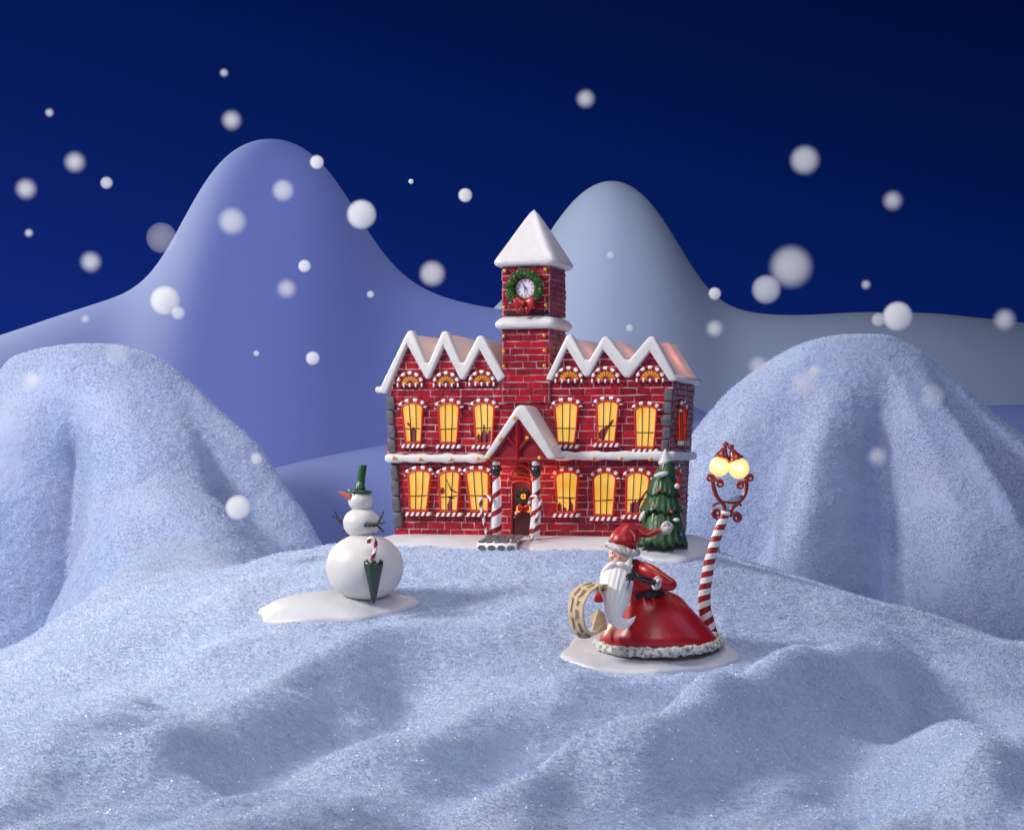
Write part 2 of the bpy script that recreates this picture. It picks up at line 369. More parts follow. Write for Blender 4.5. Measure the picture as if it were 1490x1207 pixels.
# fleece fibres and crystals over all cloth
def scatter(co,q,n,test=None):
    a,b,c_,d=co[q[:,0]],co[q[:,1]],co[q[:,2]],co[q[:,3]]
    N=np.cross(c_-a,d-b); ar=np.linalg.norm(N,axis=1)+1e-12; ctr=(a+c_)/2
    D=ctr[:,1]-CAMY; inview=(D>8)&(np.abs(ctr[:,0]/np.maximum(D,.1)*FPX)<840)&((HZ-ctr[:,2]/np.maximum(D,.1)*FPX)<1290)
    facing=((-ctr*1.0+np.array([0,CAMY,0]))*N).sum(1)/ar/np.maximum(D,1)
    if N[inview,2].sum()<0: N=-N; facing=-facing
    # denser where it is nearer, thin on the side turned away
    w=ar*inview/np.maximum(D,8)**2*(np.clip(facing+.25,0.02,.6))
    idx=RNG.choice(len(q),n,p=w/w.sum()); u=RNG.random((n,1)); v=RNG.random((n,1))
    p=(a[idx]*(1-u)+b[idx]*u)*(1-v)+(d[idx]*(1-u)+c_[idx]*u)*v
    return p, N[idx]/ar[idx][:,None]
def fibres(counts):
    Ps=[];Ns=[]
    for (co,q,_),n in zip(FABS,counts):
        p,nn=scatter(co,q,n); Ps.append(p); Ns.append(nn)
    p=np.concatenate(Ps); nn=np.concatenate(Ns); n=len(p)
    L=RNG.uniform(.016,.043,(n,1))*np.clip((p[:,1:2]+30)/24,.6,1.1)
    t=RNG.normal(size=(n,3)); t-= (t*nn).sum(1,keepdims=True)*nn; t/=np.linalg.norm(t,axis=1,keepdims=True)
    # combed in soft patches
    cm=np.stack([fbm(p[:,0]*1.2,p[:,1]*1.2,p[:,2]*1.2+1,2),fbm(p[:,0]*1.2,p[:,1]*1.2,p[:,2]*1.2+9,2),0*p[:,0]],-1)*3
    dirn=nn*RNG.uniform(.3,1.1,(n,1))+t*.8+cm*.6
    dirn/=np.linalg.norm(dirn,axis=1,keepdims=True)
    mid=p+dirn*L*.5; end=mid+(dirn+t*.5-nn*.25)*L*.5
    pts=np.stack([p-nn*.004,mid,end],1).reshape(-1,3)
    cu=bpy.data.hair_curves.new('snow_fleece_fibres'); cu.add_curves([3]*n)
    cu.position_data.foreach_set('vector',pts.astype(np.float32).ravel())
    r=(np.array([.0036,.0032,.0012])[None]*np.clip((p[:,1:2]+30)/24,.65,1.25)).astype(np.float32).ravel()
    at=cu.attributes.new('radius','FLOAT','POINT'); at.data.foreach_set('value',r)
    cu.materials.append(FIB); o=bpy.data.objects.new('snow_fleece_fibres',cu); COL.objects.link(o)
    tag(o,'fine pale blue fleece fibres covering the snowy cloth','snow fleece',kind='stuff')
def crystals(counts):
    Ps=[]
    for (co,q,_),n in zip(FABS,counts): Ps.append(scatter(co,q,n)[0]+np.array([0,0,.015]))
    p=np.concatenate(Ps); n=len(p); r=RNG.uniform(.006,.014,(n,1,1))*(RNG.random((n,1,1))**1.5*.8+.5)
    dirs=RNG.normal(size=(n,3,3)); dirs/=np.linalg.norm(dirs,axis=2,keepdims=True)
    a=dirs[:,0]; b=np.cross(a,dirs[:,1]); b/=np.linalg.norm(b,axis=1,keepdims=True); c=np.cross(a,b)
    v=np.stack([a,b,-a,-b,c*.4,-c*.4],1)*r+p[:,None]
    f0=np.array([[0,1,4],[1,2,4],[2,3,4],[3,0,4],[1,0,5],[2,1,5],[3,2,5],[0,3,5]])
    f=(np.arange(n)[:,None,None]*6+f0).reshape(-1,3)
    me=bpy.data.meshes.new('snow_crystals'); me.from_pydata(v.reshape(-1,3).tolist(),[],f.tolist()); me.materials.append(GLINT)
    o=bpy.data.objects.new('snow_crystals',me); COL.objects.link(o); tag(o,'tiny glittering crystals sprinkled over the snow','glitter',kind='stuff')
fibres([400000,120000,95000,28000]); crystals([9000,1500,1200,400])

# ------------------------------------------------------------------ background hills and sky
def bg(name, Y, pts, base, front, back, m, x0=-24, x1=24):
    s=(Y-CAMY)/FPX; px=np.array([p[0] for p in pts],float); pz=np.array([(HZ-p[1])*s for p in pts]); pxw=(px-CX)*s
    t=np.linspace(pxw[0],pxw[-1],1200); h=np.interp(t,pxw,pz); k=np.hanning(75); k/=k.sum(); h=np.convolve(np.pad(h,37,mode='edge'),k,'valid')
    zb=base
    def zf(X,Yv):
        H=np.interp(X,t,h); dy=Yv-Y; W=np.where(dy<0,front,back); q=np.clip(np.abs(dy)/W,0,1)
        return zb+(H-zb)*(.5+.5*np.cos(PI*q))**.75
    o,_,_=grid_obj(name,np.linspace(pxw[0],pxw[-1],420),np.linspace(Y-front,Y+back,160),zf,m); tag(o,kind='structure')
HILLM = mat('smooth_hill', (.135,.175,.43), .8, spec=.15)
HILLM2 = mat('smooth_far_hill', (.21,.255,.43), .8, spec=.15)
HILL3 = mat('smooth_low_hill', (.165,.21,.45), .8, spec=.15)
bg('far_hill',22,[(-400,560),(-150,530),(0,490),(100,456),(200,424),(240,388),(270,330),(300,262),(340,215),(395,198),(450,214),(490,258),(530,330),(570,390),(620,425),(680,443),(760,455),(850,500),(950,560),(1100,640),(1300,700),(1700,760)],-6,11,6,HILLM)
bg('far_hill',31,[(-200,640),(300,600),(600,520),(700,468),(750,420),(800,335),(840,278),(890,256),(935,276),(975,335),(1010,405),(1040,440),(1080,455),(1150,460),(1250,454),(1350,455),(1490,470),(1700,500),(1900,560)],-8,14,8,HILLM2)
bg('far_hill',14.5,[(-300,800),(200,745),(330,700),(430,672),(560,646),(700,628),(850,618),(1000,612),(1200,596),(1490,588),(1800,600)],-5,7,5,HILL3)

w=bpy.data.worlds.new('World'); SC.world=w; w.use_nodes=True; nt=w.node_tree; bgn=nt.nodes['Background']
tc=nt.nodes.new('ShaderNodeTexCoord'); sx=nt.nodes.new('ShaderNodeSeparateXYZ'); nt.links.new(tc.outputs['Generated'],sx.inputs[0])
ad=nt.nodes.new('ShaderNodeMath'); ad.operation='MULTIPLY_ADD'; ad.inputs[1].default_value=.28; nt.links.new(sx.outputs['X'],ad.inputs[0]); nt.links.new(sx.outputs['Z'],ad.inputs[2])
cr=nt.nodes.new('ShaderNodeValToRGB'); e=cr.color_ramp.elements
e[0].position=0.0; e[0].color=srgb(16,38,118); e[1].position=.30; e[1].color=srgb(0,12,50)
for p_,c_ in ((.06,srgb(11,32,104)),(.13,srgb(4,26,88)),(.2,srgb(1,18,70))): k=e.new(p_); k.color=c_
nt.links.new(ad.outputs[0],cr.inputs[0]); nt.links.new(cr.outputs[0],bgn.inputs['Color']); bgn.inputs['Strength'].default_value=1.0

# ------------------------------------------------------------------ lamps
def area(name, loc, tgt, size, power, col, shape='SQUARE', sy=None):
    l=bpy.data.lights.new(name,'AREA'); l.energy=power; l.size=size; l.color=col
    if sy: l.shape='RECTANGLE'; l.size_y=sy
    o=bpy.data.objects.new(name,l); COL.objects.link(o); o.location=loc
    o.rotation_euler=(Vector(tgt)-Vector(loc)).to_track_quat('-Z','Y').to_euler(); return o
def point(name, loc, power, col, r=.1, parent=None):
    l=bpy.data.lights.new(name,'POINT'); l.energy=power; l.color=col; l.shadow_soft_size=r
    o=bpy.data.objects.new(name,l); COL.objects.link(o); o.location=loc
    if parent: o.parent=parent
    return o
area('studio_softbox',(-22,-9,13),(0,-3,-1.5),5.5,7600,(1,.965,.93))
area('studio_front_softbox',(2,-27,15),(1,0,0),9,1900,(.93,.92,1))
area('studio_blue_fill',(16,-8,12),(1,0,-1),9,520,(.40,.5,1))
def grid(o,deg): o.data.spread=rad(deg); return o
area('studio_top_softbox',(0,-5,19),(0,-1,0),9,1250,(.97,.96,1))
grid(area('hill_rim_fill',(-28,32,14),(-7,23,2),9,6000,(1,.97,.70)),120)  # added light, gives the left hill its pale rim
grid(area('hill_blue_fill',(0,9,22),(-6,22,0),10,520,(.5,.55,1)),110)  # added blue fill over the left hill's face
grid(area('far_hill_fill',(0,14,18),(6,31,2),7,680,(1,.98,.72)),90)  # added light, lifts the far hill behind the nearer one


# ================================================================== HOUSE
A=rad(17); HO=Vector((.25,.35,-1.22))
HU=Vector((math.cos(A),-math.sin(A),0)); HV=Vector((math.sin(A),math.cos(A),0))
house=thing('brick_house','lit red brick hall with snowy zigzag gables, clock tower and candy cane porch','house',HO,-A)
def H(px,py,v=0):
    d=Vector(((px-CX)/FPX,1,(HZ-py)/FPX)); c=Vector((0,CAMY,0)); o=HO+HV*v; n=HV
    t=(o-c).dot(n)/d.dot(n); p=c+d*t-HO
    return Vector((p.dot(HU),v,p.z))
def scan(poly, y):
    xs_=[]
    for i in range(len(poly)):
        (x0,y0),(x1,y1)=poly[i],poly[(i+1)%len(poly)]
        if (y0<=y)!=(y1<=y): xs_.append(x0+(x1-x0)*(y-y0)/(y1-y0))
    xs_.sort(); return [(xs_[i],xs_[i+1]) for i in range(0,len(xs_)-1,2)]
def bricks(m, poly, to3, rh=.104, bl=.232, dep=.014, gap=.0135, mb=1, mm=0, jit=1):
    """mortar sheet plus proud irregular bricks clipped row by row to poly (2D a,b)"""
    m.add([to3(a,b,0) for a,b in poly],[tuple(range(len(poly)))],mm)
    b0=min(p[1] for p in poly); b1=max(p[1] for p in poly); n=int((b1-b0)/rh)+1
    R=random.Random(int(b1*1000)+len(poly))
    for i in range(n):
        y0=b0+i*rh; y1=min(y0+rh,b1-.002); 
        if y1-y0<.03: continue
        for (x0,x1) in scan(poly,(y0+y1)/2):
            x=x0-(bl*.5 if i%2 else 0)-R.random()*.06*bl/.25
            while x<x1:
                L=bl*R.uniform(.82,1.2); a=max(x,x0); b=min(x+L,x1); x+=L
                if b-a<.035: continue
                q=dep*R.uniform(.75,1.3); j=lambda: R.uniform(-.007,.007)*jit
                k=gap/2; c=.007
                o=[(a+k,y0+k),(b-k,y0+k),(b-k,y1-k),(a+k,y1-k)]; o=[(u+j(),w_+j()) for u,w_ in o]
                s_=[(1,1),(-1,1),(-1,-1),(1,-1)]
                base=[to3(u,w_,.001) for u,w_ in o]; mid=[to3(u,w_,q*.7) for u,w_ in o]; top=[to3(u+sx_*c,w_+sy_*c,q) for (u,w_),(sx_,sy_) in zip(o,s_)]
                m.add(base+mid+top,[(0,1,5,4),(1,2,6,5),(2,3,7,6),(3,0,4,7),(4,5,9,8),(5,6,10,9),(6,7,11,10),(7,4,8,11),(8,9,10,11)],mb)
def uz(px,py,v=0): p=H(px,py,v); return (p.x,p.z)
DEP=1.45
# front walls (upper, lower), side walls, back
m=M()
up=[(563,668),(570,566),(592,501),(621,548),(645,502),(672,548),(697,505),(726,550),(800,550),(824,503),(853,545),(877,506),(912,547),(945,508),(979.5,553),(973,668)]
lo=[(576,779),(569,668),(971,668),(966,779)]
bricks(m,[uz(*p) for p in up],lambda a,b,c:(a,-c,b))
bricks(m,[uz(*p) for p in lo],lambda a,b,c:(a,.03-c,b))
def sidewall(m,c0,c1,far0,far1,side=1,dep=DEP,rh=.085,bl=.15,v0=0):
    # c0 bottom px corner, c1 top px corner in the front plane; leans like the front edge
    p0=H(*c0,v0); p1=H(*c1,v0); z0,z1=p0.z,p1.z
    f=lambda a,b,c:(p0.x+(p1.x-p0.x)*(b-z0)/(z1-z0)+side*c, v0+a, b)
    bricks(m,[(0,z0),(dep,z0+far0),(dep,z1+far1),(0,z1)],f,rh,bl,.02,mb=3,mm=2)
sidewall(m,(973,668),(979.5,553),0,0); sidewall(m,(966,779),(971,668),0,0,v0=.03)
sidewall(m,(563,668),(570,566),0,0,-1); sidewall(m,(576,779),(569,668),0,0,-1,v0=.03)
p0,p1=H(576,779),H(966,779); p2,p3=H(979.5,553),H(570,566)
bricks(m,[(p0.x,p0.z),(p1.x,p1.z),(p2.x,p2.z),(p3.x,p3.z)],lambda a,b,c:(a,DEP+c,b),mb=3,mm=2)
m.obj('wall',[MORTAR,BRICK,PMORT,SBRICK],house,smooth=False)
# tower shaft and head
def tower(name,xl,xr,yt,yb,v0,dep,par):
    m=M(); a=[uz(xl,yb,v0),uz(xr,yb,v0),uz(xr,yt,v0),uz(xl,yt,v0)]
    bricks(m,a,lambda x,b,c:(x,v0-c,b),.10,.22)
    xr_=a[1][0]; xl_=a[0][0]
    z0,z1=a[0][1],a[2][1]
    bricks(m,[(0,z0),(dep,z0),(dep,z1),(0,z1)],lambda x,b,c:(xr_+c,v0+x,b),.085,.2,.02,mb=3,mm=2)
    bricks(m,[(0,z0),(dep,z0),(dep,z1),(0,z1)],lambda x,b,c:(xl_-c,v0+x,b),.085,.2,.02,mb=3,mm=2)
    bricks(m,[(xl_,z0),(xr_,z0),(xr_,z1),(xl_,z1)],lambda x,b,c:(x,v0+dep+c,b),.105,.23,mb=3,mm=2)
    m.add([(xl_,v0,z1),(xr_,v0,z1),(xr_,v0+dep,z1),(xl_,v0+dep,z1)],[(0,1,2,3)])
    return m.obj(name,[MORTAR,BRICK,PMORT,SBRICK],par,smooth=False), (xl_,xr_,z0,z1)
tw,_=tower('tower_shaft',731.5,799,472,585,-.05,.84,house)
th_,(tx0,tx1,tz0,tz1)=tower('tower_head',731.5,799.5,382,459,-.05,.84,house)
# snow collar & pyramid roof (rounded lofts of rounded squares)
def rsq(cx,cy,hx,hy,z,n=10,e=.22):
    out=[]
    for j in range(4*n):
        a=2*PI*j/(4*n); ca,sa=math.cos(a),math.sin(a); 
        out.append(Vector((cx+hx*math.copysign(abs(ca)**e,ca),cy+hy*math.copysign(abs(sa)**e,sa),z)))
    return out
tcx=(tx0+tx1)/2; hw=(tx1-tx0)/2; tcy=-.05+.42
m=M(); zb=H(765,478,-.1).z; zt=H(765,459,-.1).z; h=zt-zb
prof=[(-.02,0),(.08,0),(.115,.18),(.12,.4),(.10,.62),(.055,.85),(.0,.97),(-.1,1.0)]
m.rings([rsq(tcx,tcy,hw+o,.42+o,zb+h*t) for o,t in prof]); m.obj('tower_collar',WHITE,house)
m=M(); za=H(776.5,304,.3).z; zb=H(765,387,-.1).z; zc=H(765,372,-.1).z
prof=[(-.02,zb,0),(.07,zb,0),(.11,zb+.02,0),(.13,zb+.055,0),(.122,zb+.09,0)]
R=[rsq(tcx,tcy,hw+o,.42+o,z,e=.2) for o,z,_ in prof]
for k in range(1,15):
    t=k/14; z=zb+.10+(za-zb-.10)*t; s_=(1-t**1.03); s_=max(s_,.0); cap=math.sqrt(max(0,1-t**6)); o=(hw+.07)*s_+.05*math.sqrt(max(0,1-t**4))
    R.append(rsq(tcx+.0*t,tcy,o,o*(.42+.1)/(hw+.1),z,e=.2+.45*t))
m.rings(R); m.obj('tower_roof',WHITE,house)

# zigzag snow rims in front, translucent roof sheets behind
def rim(outer, inner, v0=-.10, th=.17):
    m=M(); poly=[H(*p,v0) for p in outer]+[H(*p,v0) for p in reversed(inner)]
    m.prism(poly,(0,th,0)); return m.obj('roof_snow_edge',WHITE,house,bevel=.035)
rim([(549,571),(593,481),(600,480),(618,527),(623,528),(643,482),(650,481),(669,527),(674,528),(695,488),(702,488),(735,548)],
    [(561,573),(592,502),(619,551),(624,551),(645,504),(669,552),(675,552),(697,508),(724,556)])
rim([(793,552),(824,487),(831,486),(850,523),(857,523),(877,489),(884,489),(909,523),(915,523),(944,489),(951,489),(986,553)],
    [(803,554),(824,506),(850,548),(857,548),(877,508),(908,549),(916,549),(945,511),(974,555)])
def roof(pts, name='roof', ends=True):
    m=M(); zig=[H(*p,0) for p in pts]; us=np.array([p.x for p in zig]); zs=np.array([p.z for p in zig])
    t=np.linspace(us[0],us[-1],140); z=np.interp(t,us,zs); k=np.hanning(9);k/=k.sum(); z=np.convolve(np.pad(z,4,mode='edge'),k,'valid')
    vs=[]; nv=12
    for i in range(nv+1):
        v=.05+(DEP+.10)*i/nv
        for a,b in zip(t,z): vs.append((a,v,b+.008*math.sin(3*v+5*a)))
    n=len(t); fs=[(i*n+j,i*n+j+1,(i+1)*n+j+1,(i+1)*n+j) for i in range(nv) for j in range(n-1)]
    m.add(vs,fs); return m.obj(name,ROOF,house)
roof([(552,567),(596,482),(620,530),(646,483),(671,530),(698,489),(733,545)])
roof([(797,545),(827,488),(853,526),(880,491),(912,526),(947,491),(983,549)])
m=M(); p=H(983,549,0); m.tube([(p.x,-.05,p.z-.005),(p.x+.01,.7,p.z-.015),(p.x,DEP+.15,p.z-.01)],[.045,.055,.045],10); m.obj('roof_snow_edge',WHITE,house)
m=M(); p=H(552,567,0); m.tube([(p.x,-.05,p.z),(p.x,DEP+.15,p.z)],.05,10); m.obj('roof_snow_edge',WHITE,house)

# corner stones
def stones(edge0,edge1,n,wpx,name='corner_stones'):
    m=M(); R=random.Random(n+int(edge0[0]))
    for i in range(n):
        t0=i/n; t1=(i+1)/n-.012; 
        f=lambda t,o:(edge0[0]+(edge1[0]-edge0[0])*t+o, edge0[1]+(edge1[1]-edge0[1])*t)
        w0=wpx*R.uniform(.85,1.1); jj=R.uniform(-1.5,1)
        poly=[H(*f(t0,jj),-.05),H(*f(t0,jj+w0),-.05),H(*f((t0+t1)/2,jj+w0+1),-.05),H(*f(t1,jj+w0),-.05),H(*f(t1,jj),-.05),H(*f((t0+t1)/2,jj-1),-.05)]
        m.prism(poly,(0,.12,0))
    m.obj(name,STONE,house,bevel=.018)
stones((561,576),(566,660),4,10); stones((567,676),(575,768),4,10); stones((967.5,566),(963,658),5,11); stones((962,678),(957,770),4,11)
# long snow ledges
def ledge(px0,px1,y0,y1,side=0):
    m=M(); a=H(px0,(y0+y1)/2,-.10); b=H(px1,(y0+y1)/2,-.10); n=26; hz=.065; R=[]
    for i in range(n+1):
        t=i/n; x=a.x+(b.x-a.x)*t; z=a.z+(b.z-a.z)*t; w_=.009*math.sin(t*23)+.006*math.sin(t*51+1); e=.6 if i in(0,n) else 1
        ring=[]
        for j in range(14):
            an=2*PI*j/14; c_,s_=math.cos(an),math.sin(an)
            ring.append((x, -.05+.085*e*math.copysign(abs(c_)**.6,c_), z+(hz*e+w_)*math.copysign(abs(s_)**.6,s_)))
        R.append(ring)
    m.rings(R)
    if side:
        R=[]
        for i in range(n+1):
            t=i/n; x=b.x-.02; y=-.06+(DEP+.12)*t; e=.6 if i in(0,n) else 1; w_=.008*math.sin(t*19)
            R.append([(x+.085*e*math.copysign(abs(math.cos(2*PI*j/14))**.6,math.cos(2*PI*j/14)),y,b.z+(hz*e+w_)*math.copysign(abs(math.sin(2*PI*j/14))**.6,math.sin(2*PI*j/14))) for j in range(14)])
        m.rings(R)
    m.obj('snow_ledge',WHITE,house)
ledge(560,706,660,673); ledge(803,975,655,671,1)
# bulbs
for (x,y,v) in [(735,394,-.1),(794,392,-.1),(733.5,447,-.1),(794,444,-.1),(733,489,-.1),(733,511,-.1),(733,533,-.1),(792,488,-.1),(792.5,510,-.1),(792,532,-.1),
              (573,666,-.16),(611,668,-.16),(656,668,-.16),(695,667,-.16),(817,664,-.16),(863,667,-.16),(903,667,-.16),(946,668,-.16)]:
    m=M(); p=H(x,y,v); m.ball(p,(.026,.035,.03),12,8); m.obj('light_bulb',BULB,house)

# windows
def arch_pts(tl,tr,top,n=14):
    tl,tr,top=map(Vector,(tl,tr,top)); mid=(tl+tr)/2; out=[]
    for i in range(n+1):
        a=PI*i/n; out.append(mid+(tr-mid)*math.cos(a)+(top-mid)*math.sin(a)**.9)
    return out
def window(tl,tr,bl,br,top,sil=None,seed=0):
    R=random.Random(seed); v=-.035
    g=lambda p,vv=v: H(p[0],p[1],vv)
    arc=[(p.x,p.y) for p in arch_pts((*tl,0),(*tr,0),(*top,0))]
    out=[bl,br]+arc                                  # px polygon
    ctr=(sum(p[0] for p in out)/len(out),sum(p[1] for p in out)/len(out))
    loop=[g(p,-.055) for p in out]; loop=loop+[loop[0],loop[1]]
    m=M(); m.tube(loop,.017,8,caps=False); fr=m.obj('window',FRAME,house)
    m=M(); m.prism([g(p) for p in out],(0,.012,0)); m.obj('pane',PANE,fr,smooth=False)
    m=M(); lp=[g((ctr[0]+(p[0]-ctr[0])*.94,ctr[1]+(p[1]-ctr[1])*.965),-.052) for p in out]; m.tube(lp+[lp[0]],.007,6,caps=False)
    for k in (1/3,2/3):
        xb=bl[0]+(br[0]-bl[0])*k; xt=tl[0]+(tr[0]-tl[0])*k; yt=tl[1]+(top[1]-tl[1])*.88
        m.tube([g((xb,bl[1]),-.05),g(((xb+xt)/2+R.uniform(-1,1),(bl[1]+yt)/2),-.05),g((xt,yt),-.05)],.008,6)
    ym=(tl[1]+bl[1])/2+4; m.tube([g((tl[0]+(bl[0]-tl[0])*.55,ym+R.uniform(-1,1)),-.05),g((tr[0]+(br[0]-tr[0])*.55,ym+R.uniform(-2,1)),-.05)],.008,6)
    m.obj('mullions',LEAD,fr)
    # candy striped arch
    a2=arch_pts((tl[0]-4,tl[1]-1,0),(tr[0]+4,tr[1]-1,0),(top[0],top[1]-4,0),44); m=M(); m.tube([g((p.x,p.y),-.05) for p in a2],.029,8); n=len(a2)
    fmi=[]; 
    for i in range(n-1): fmi+=[1 if (i%9) in (2,3,4,5,6) else 0]*8
    m.mi[:len(fmi)]=fmi; m.obj('candy_arch',[PUREW,STRIPE],fr)
    # sill
    m=M(); x0=bl[0]-6; x1=br[0]+5; y=(bl[1]+br[1])/2+2; nn=9
    for i in range(nn):
        a=x0+(x1-x0)*i/nn; b=x0+(x1-x0)*(i+1)/nn; sh=2
        pr=-.095 if i%2==0 else -.088
        m.prism([g((a-sh*.7,y+5.5),pr),g((b-sh*.7,y+5.5),pr),g((b+sh*.5,y),pr),g((a+sh*.5,y),pr)],(0,.11,0),i%2)
    m.obj('sill',[PUREW,STRIPE],fr,smooth=False)
    if sil:
        m=M()
        for poly in sil:
            pp=[]
            for (a,b) in poly:      # unit coords inside the pane: a 0..1 left-right, b 0..1 from the bottom
                x=(bl[0]*(1-a)+br[0]*a)*(1-b)+(tl[0]*(1-a)+tr[0]*a)*b; yy=bl[1]*(1-b)+tl[1]*b; pp.append(g((x,yy),-.0415))
            m.prism(pp,(0,.004,0))
        m.obj('toy_silhouette',SILM,fr,smooth=False)
    return fr
S1=[[(.35,.02),(.62,.02),(.7,.25),(.62,.45),(.5,.50),(.42,.44),(.30,.62),(.12,.60),(.32,.48),(.38,.3)]]
S3=[[(.08,.02),(.30,.02),(.32,.22),(.18,.3),(.08,.2)],[(.36,.02),(.66,.02),(.64,.3),(.56,.42),(.54,.55),(.46,.55),(.46,.4),(.38,.3)],[(.7,.02),(.95,.02),(.95,.35),(.82,.42),(.7,.25)]]
S5=[[(.08,.08),(.35,.02),(.48,.22),(.60,.36),(.80,.52),(.86,.62),(.74,.62),(.6,.48),(.4,.40),(.2,.34),(.06,.24)]]
S8=[[(.42,.02),(.70,.02),(.68,.2),(.6,.3),(.62,.42),(.5,.42),(.5,.3),(.40,.2)],[(.04,.55),(.12,.5),(.24,.52),(.28,.62),(.2,.7),(.08,.68)],[(.3,.95),(.36,.95),(.55,.62),(.9,.52),(.9,.57),(.6,.67)],[(.3,.42),(.8,.36),(.8,.4),(.3,.46)]]
S10=[[(.05,.02),(.25,.02),(.25,.2),(.15,.3),(.05,.2)],[(.35,.02),(.52,.02),(.5,.12),(.36,.14)],[(.6,.02),(.9,.02),(.86,.22),(.74,.3),(.72,.44),(.66,.44),(.66,.26)]]
S12=[[(.2,.04),(.62,.02),(.72,.3),(.98,.68),(.92,.7),(.64,.42),(.5,.34),(.44,.42),(.36,.34),(.2,.3)]]
WIN=[((585,596),(615,594),(591,644.5),(612,643),(599,586),S1),((638,596),(668,594),(641,644.5),(664,644.5),(652,586),None),((689,595),(719,594),(693,645),(715,645),(703,586),S3),
 ((807,594.5),(841,593),(811,644),(836,645),(824,585),None),((868,591),(900,590),(870,642),(894,643),(884,583),S5),((924,598),(955.6,598),(925.5,651),(951,651),(940,590.5),None),
 ((594,693),(626.6,691),(596.5,742.5),(620,743),(610,684),None),((638.7,694),(669,691),(641,743.5),(665,743.5),(654,685),S8),((678,691),(711,691),(685.4,743.5),(710,744),(694,684),None),
 ((808,695.5),(841,694),(811,744.6),(837,745),(825,686),S10),((863,699),(896,698),(865,749.5),(891,750),(880,687),None),((911.6,698),(945,698),(911,747),(938,747),(927,687),S12)]
for i,(a,b,c,d,t,s_) in enumerate(WIN): window(a,b,c,d,t,s_,i)
def fan(cx,cy,hwp,ht):
    g=lambda x,y,v=-.04:H(x,y,v); n=16
    arc=[(cx+hwp*math.cos(PI*i/n),cy-ht*math.sin(PI*i/n)) for i in range(n+1)]
    m=M(); m.prism([g(*p) for p in arc],(0,.014,0)); fr=m.obj('fan_window',FANP,house,smooth=False)
    m=M()
    for i in range(1,8):
        a=PI*i/8; m.tube([g(cx,cy,-.05),g(cx+hwp*math.cos(a),cy-ht*math.sin(a),-.05)],.006,6)
    m.tube([g(cx+hwp*.3*math.cos(PI*i/8),cy-ht*.35*math.sin(PI*i/8),-.052) for i in range(9)],.007,6)
    m.tube([g(*p,-.05) for p in arc],.012,6); m.obj('spokes',IRON,fr)
    m=M(); nn=33; m.tube([g(cx+(hwp+4)*math.cos(PI*i/nn),cy+1-(ht+4.5)*math.sin(PI*i/nn),-.055) for i in range(nn+1)],.028,8)
    mi=[]; 
    for i in range(nn): mi+=[1 if (i//3)%2==1 else 0]*8
    m.mi[:len(mi)]=mi; m.tube([g(cx-hwp-5,cy+2,-.055),g(cx+hwp+5,cy+2,-.055)],.022,8,mi=0)
    for i in range(5):
        x=cx-hwp-4+(2*hwp+8)*i/4; m.box(g(x-1.7,cy+5,-.085),g(x+1.7,cy-.5,-.05),1)
    m.obj('candy_arch',[STRIPE,PUREW],fr)
for c in ((596.5,558,13.5,12),(649,558,13.5,12),(701,556.5,13.5,12),(827.6,552,15,13),(881,552,15,13),(946,551,15,13)): fan(*c)
# side windows
for (zt,zb,py) in ((595,640,0),(690,735,0)):
    p=H(977,zt); q_=H(975,zb); x=max(p.x,q_.x)+.03-(.09 if zt>650 else .0); m=M(); y0,y1=.42,.72
    pts=[(x,y0+.04,q_.z),(x,y1-.04,q_.z),(x,y1,p.z-.05)]+[(x,(y0+y1)/2+(y1-y0)/2*math.cos(PI*i/8),p.z-.05+.12*math.sin(PI*i/8)) for i in range(1,8)]+[(x,y0,p.z-.05)]
    m.prism(pts,(-.01,0,0)); fr=m.obj('window',SIDEP,house,smooth=False)
    m=M(); m.tube([Vector(a)+Vector((.02,0,0)) for a in pts+[pts[0]]],.022,8,caps=False); ym=(y0+y1)/2
    m.obj('frame',FRAME,fr); m=M(); m.tube([(x+.015,ym,q_.z),(x+.015,ym,p.z+.06)],.01,6); m.tube([(x+.015,y0,(p.z+q_.z)/2),(x+.015,y1,(p.z+q_.z)/2)],.01,6); m.obj('mullions',LEAD,fr)
    m=M(); nn=30; m.tube([(x+.02,(y0+y1)/2+.2*math.cos(PI*i/nn),p.z-.04+.17*math.sin(PI*i/nn)) for i in range(nn+1)],.03,8); mi=[]
    for i in range(nn): mi+=[1 if (i//4)%2==1 else 0]*8
    m.mi[:len(mi)]=mi; m.obj('candy_arch',[STRIPE,PUREW],fr)
    m=M()
    for i in range(7): m.box((x-.02,y0-.05+i*.057,q_.z-.07),(x+(.07 if i%2 else .065),y0-.05+(i+1)*.057,q_.z-.01),i%2)
    m.obj('sill',[PUREW,STRIPE],fr,smooth=False)

# clock, wreath, bow
VC=-.09
m=M(); c=H(765,419.6,VC); m.tube([c+Vector((0,.03,0)),c+Vector((0,-.02,0))],.145,36); cl=m.obj('clock',CLOCKF,house,smooth=False)
m=M(); k=-.028
for i in range(12):
    a=2*PI*i/12; r0=.125 if i%3 else .118; m.tube([c+Vector((r0*math.sin(a),k,r0*math.cos(a))),c+Vector((.102*math.sin(a),k,.102*math.cos(a)))],.005 if i%3 else .008,5)
m.obj('hour_marks',BLACK,cl)
m=M(); m.tube([c+Vector((0,k-.01,0)),c+Vector((-.055,k-.01,.105))],[.008,.003],6); m.tube([c+Vector((0,k-.014,0)),c+Vector((.0,k-.014,-.08))],[.009,.004],6); m.ball(c+Vector((0,k-.01,0)),.014,8,6); m.obj('clock_hands',BLACK,cl)
m=M(); m.tube([c+Vector((.15*math.cos(2*PI*i/36),-.02,.15*math.sin(2*PI*i/36))) for i in range(37)],.013,8,caps=False); m.obj('rim',DRED,cl)
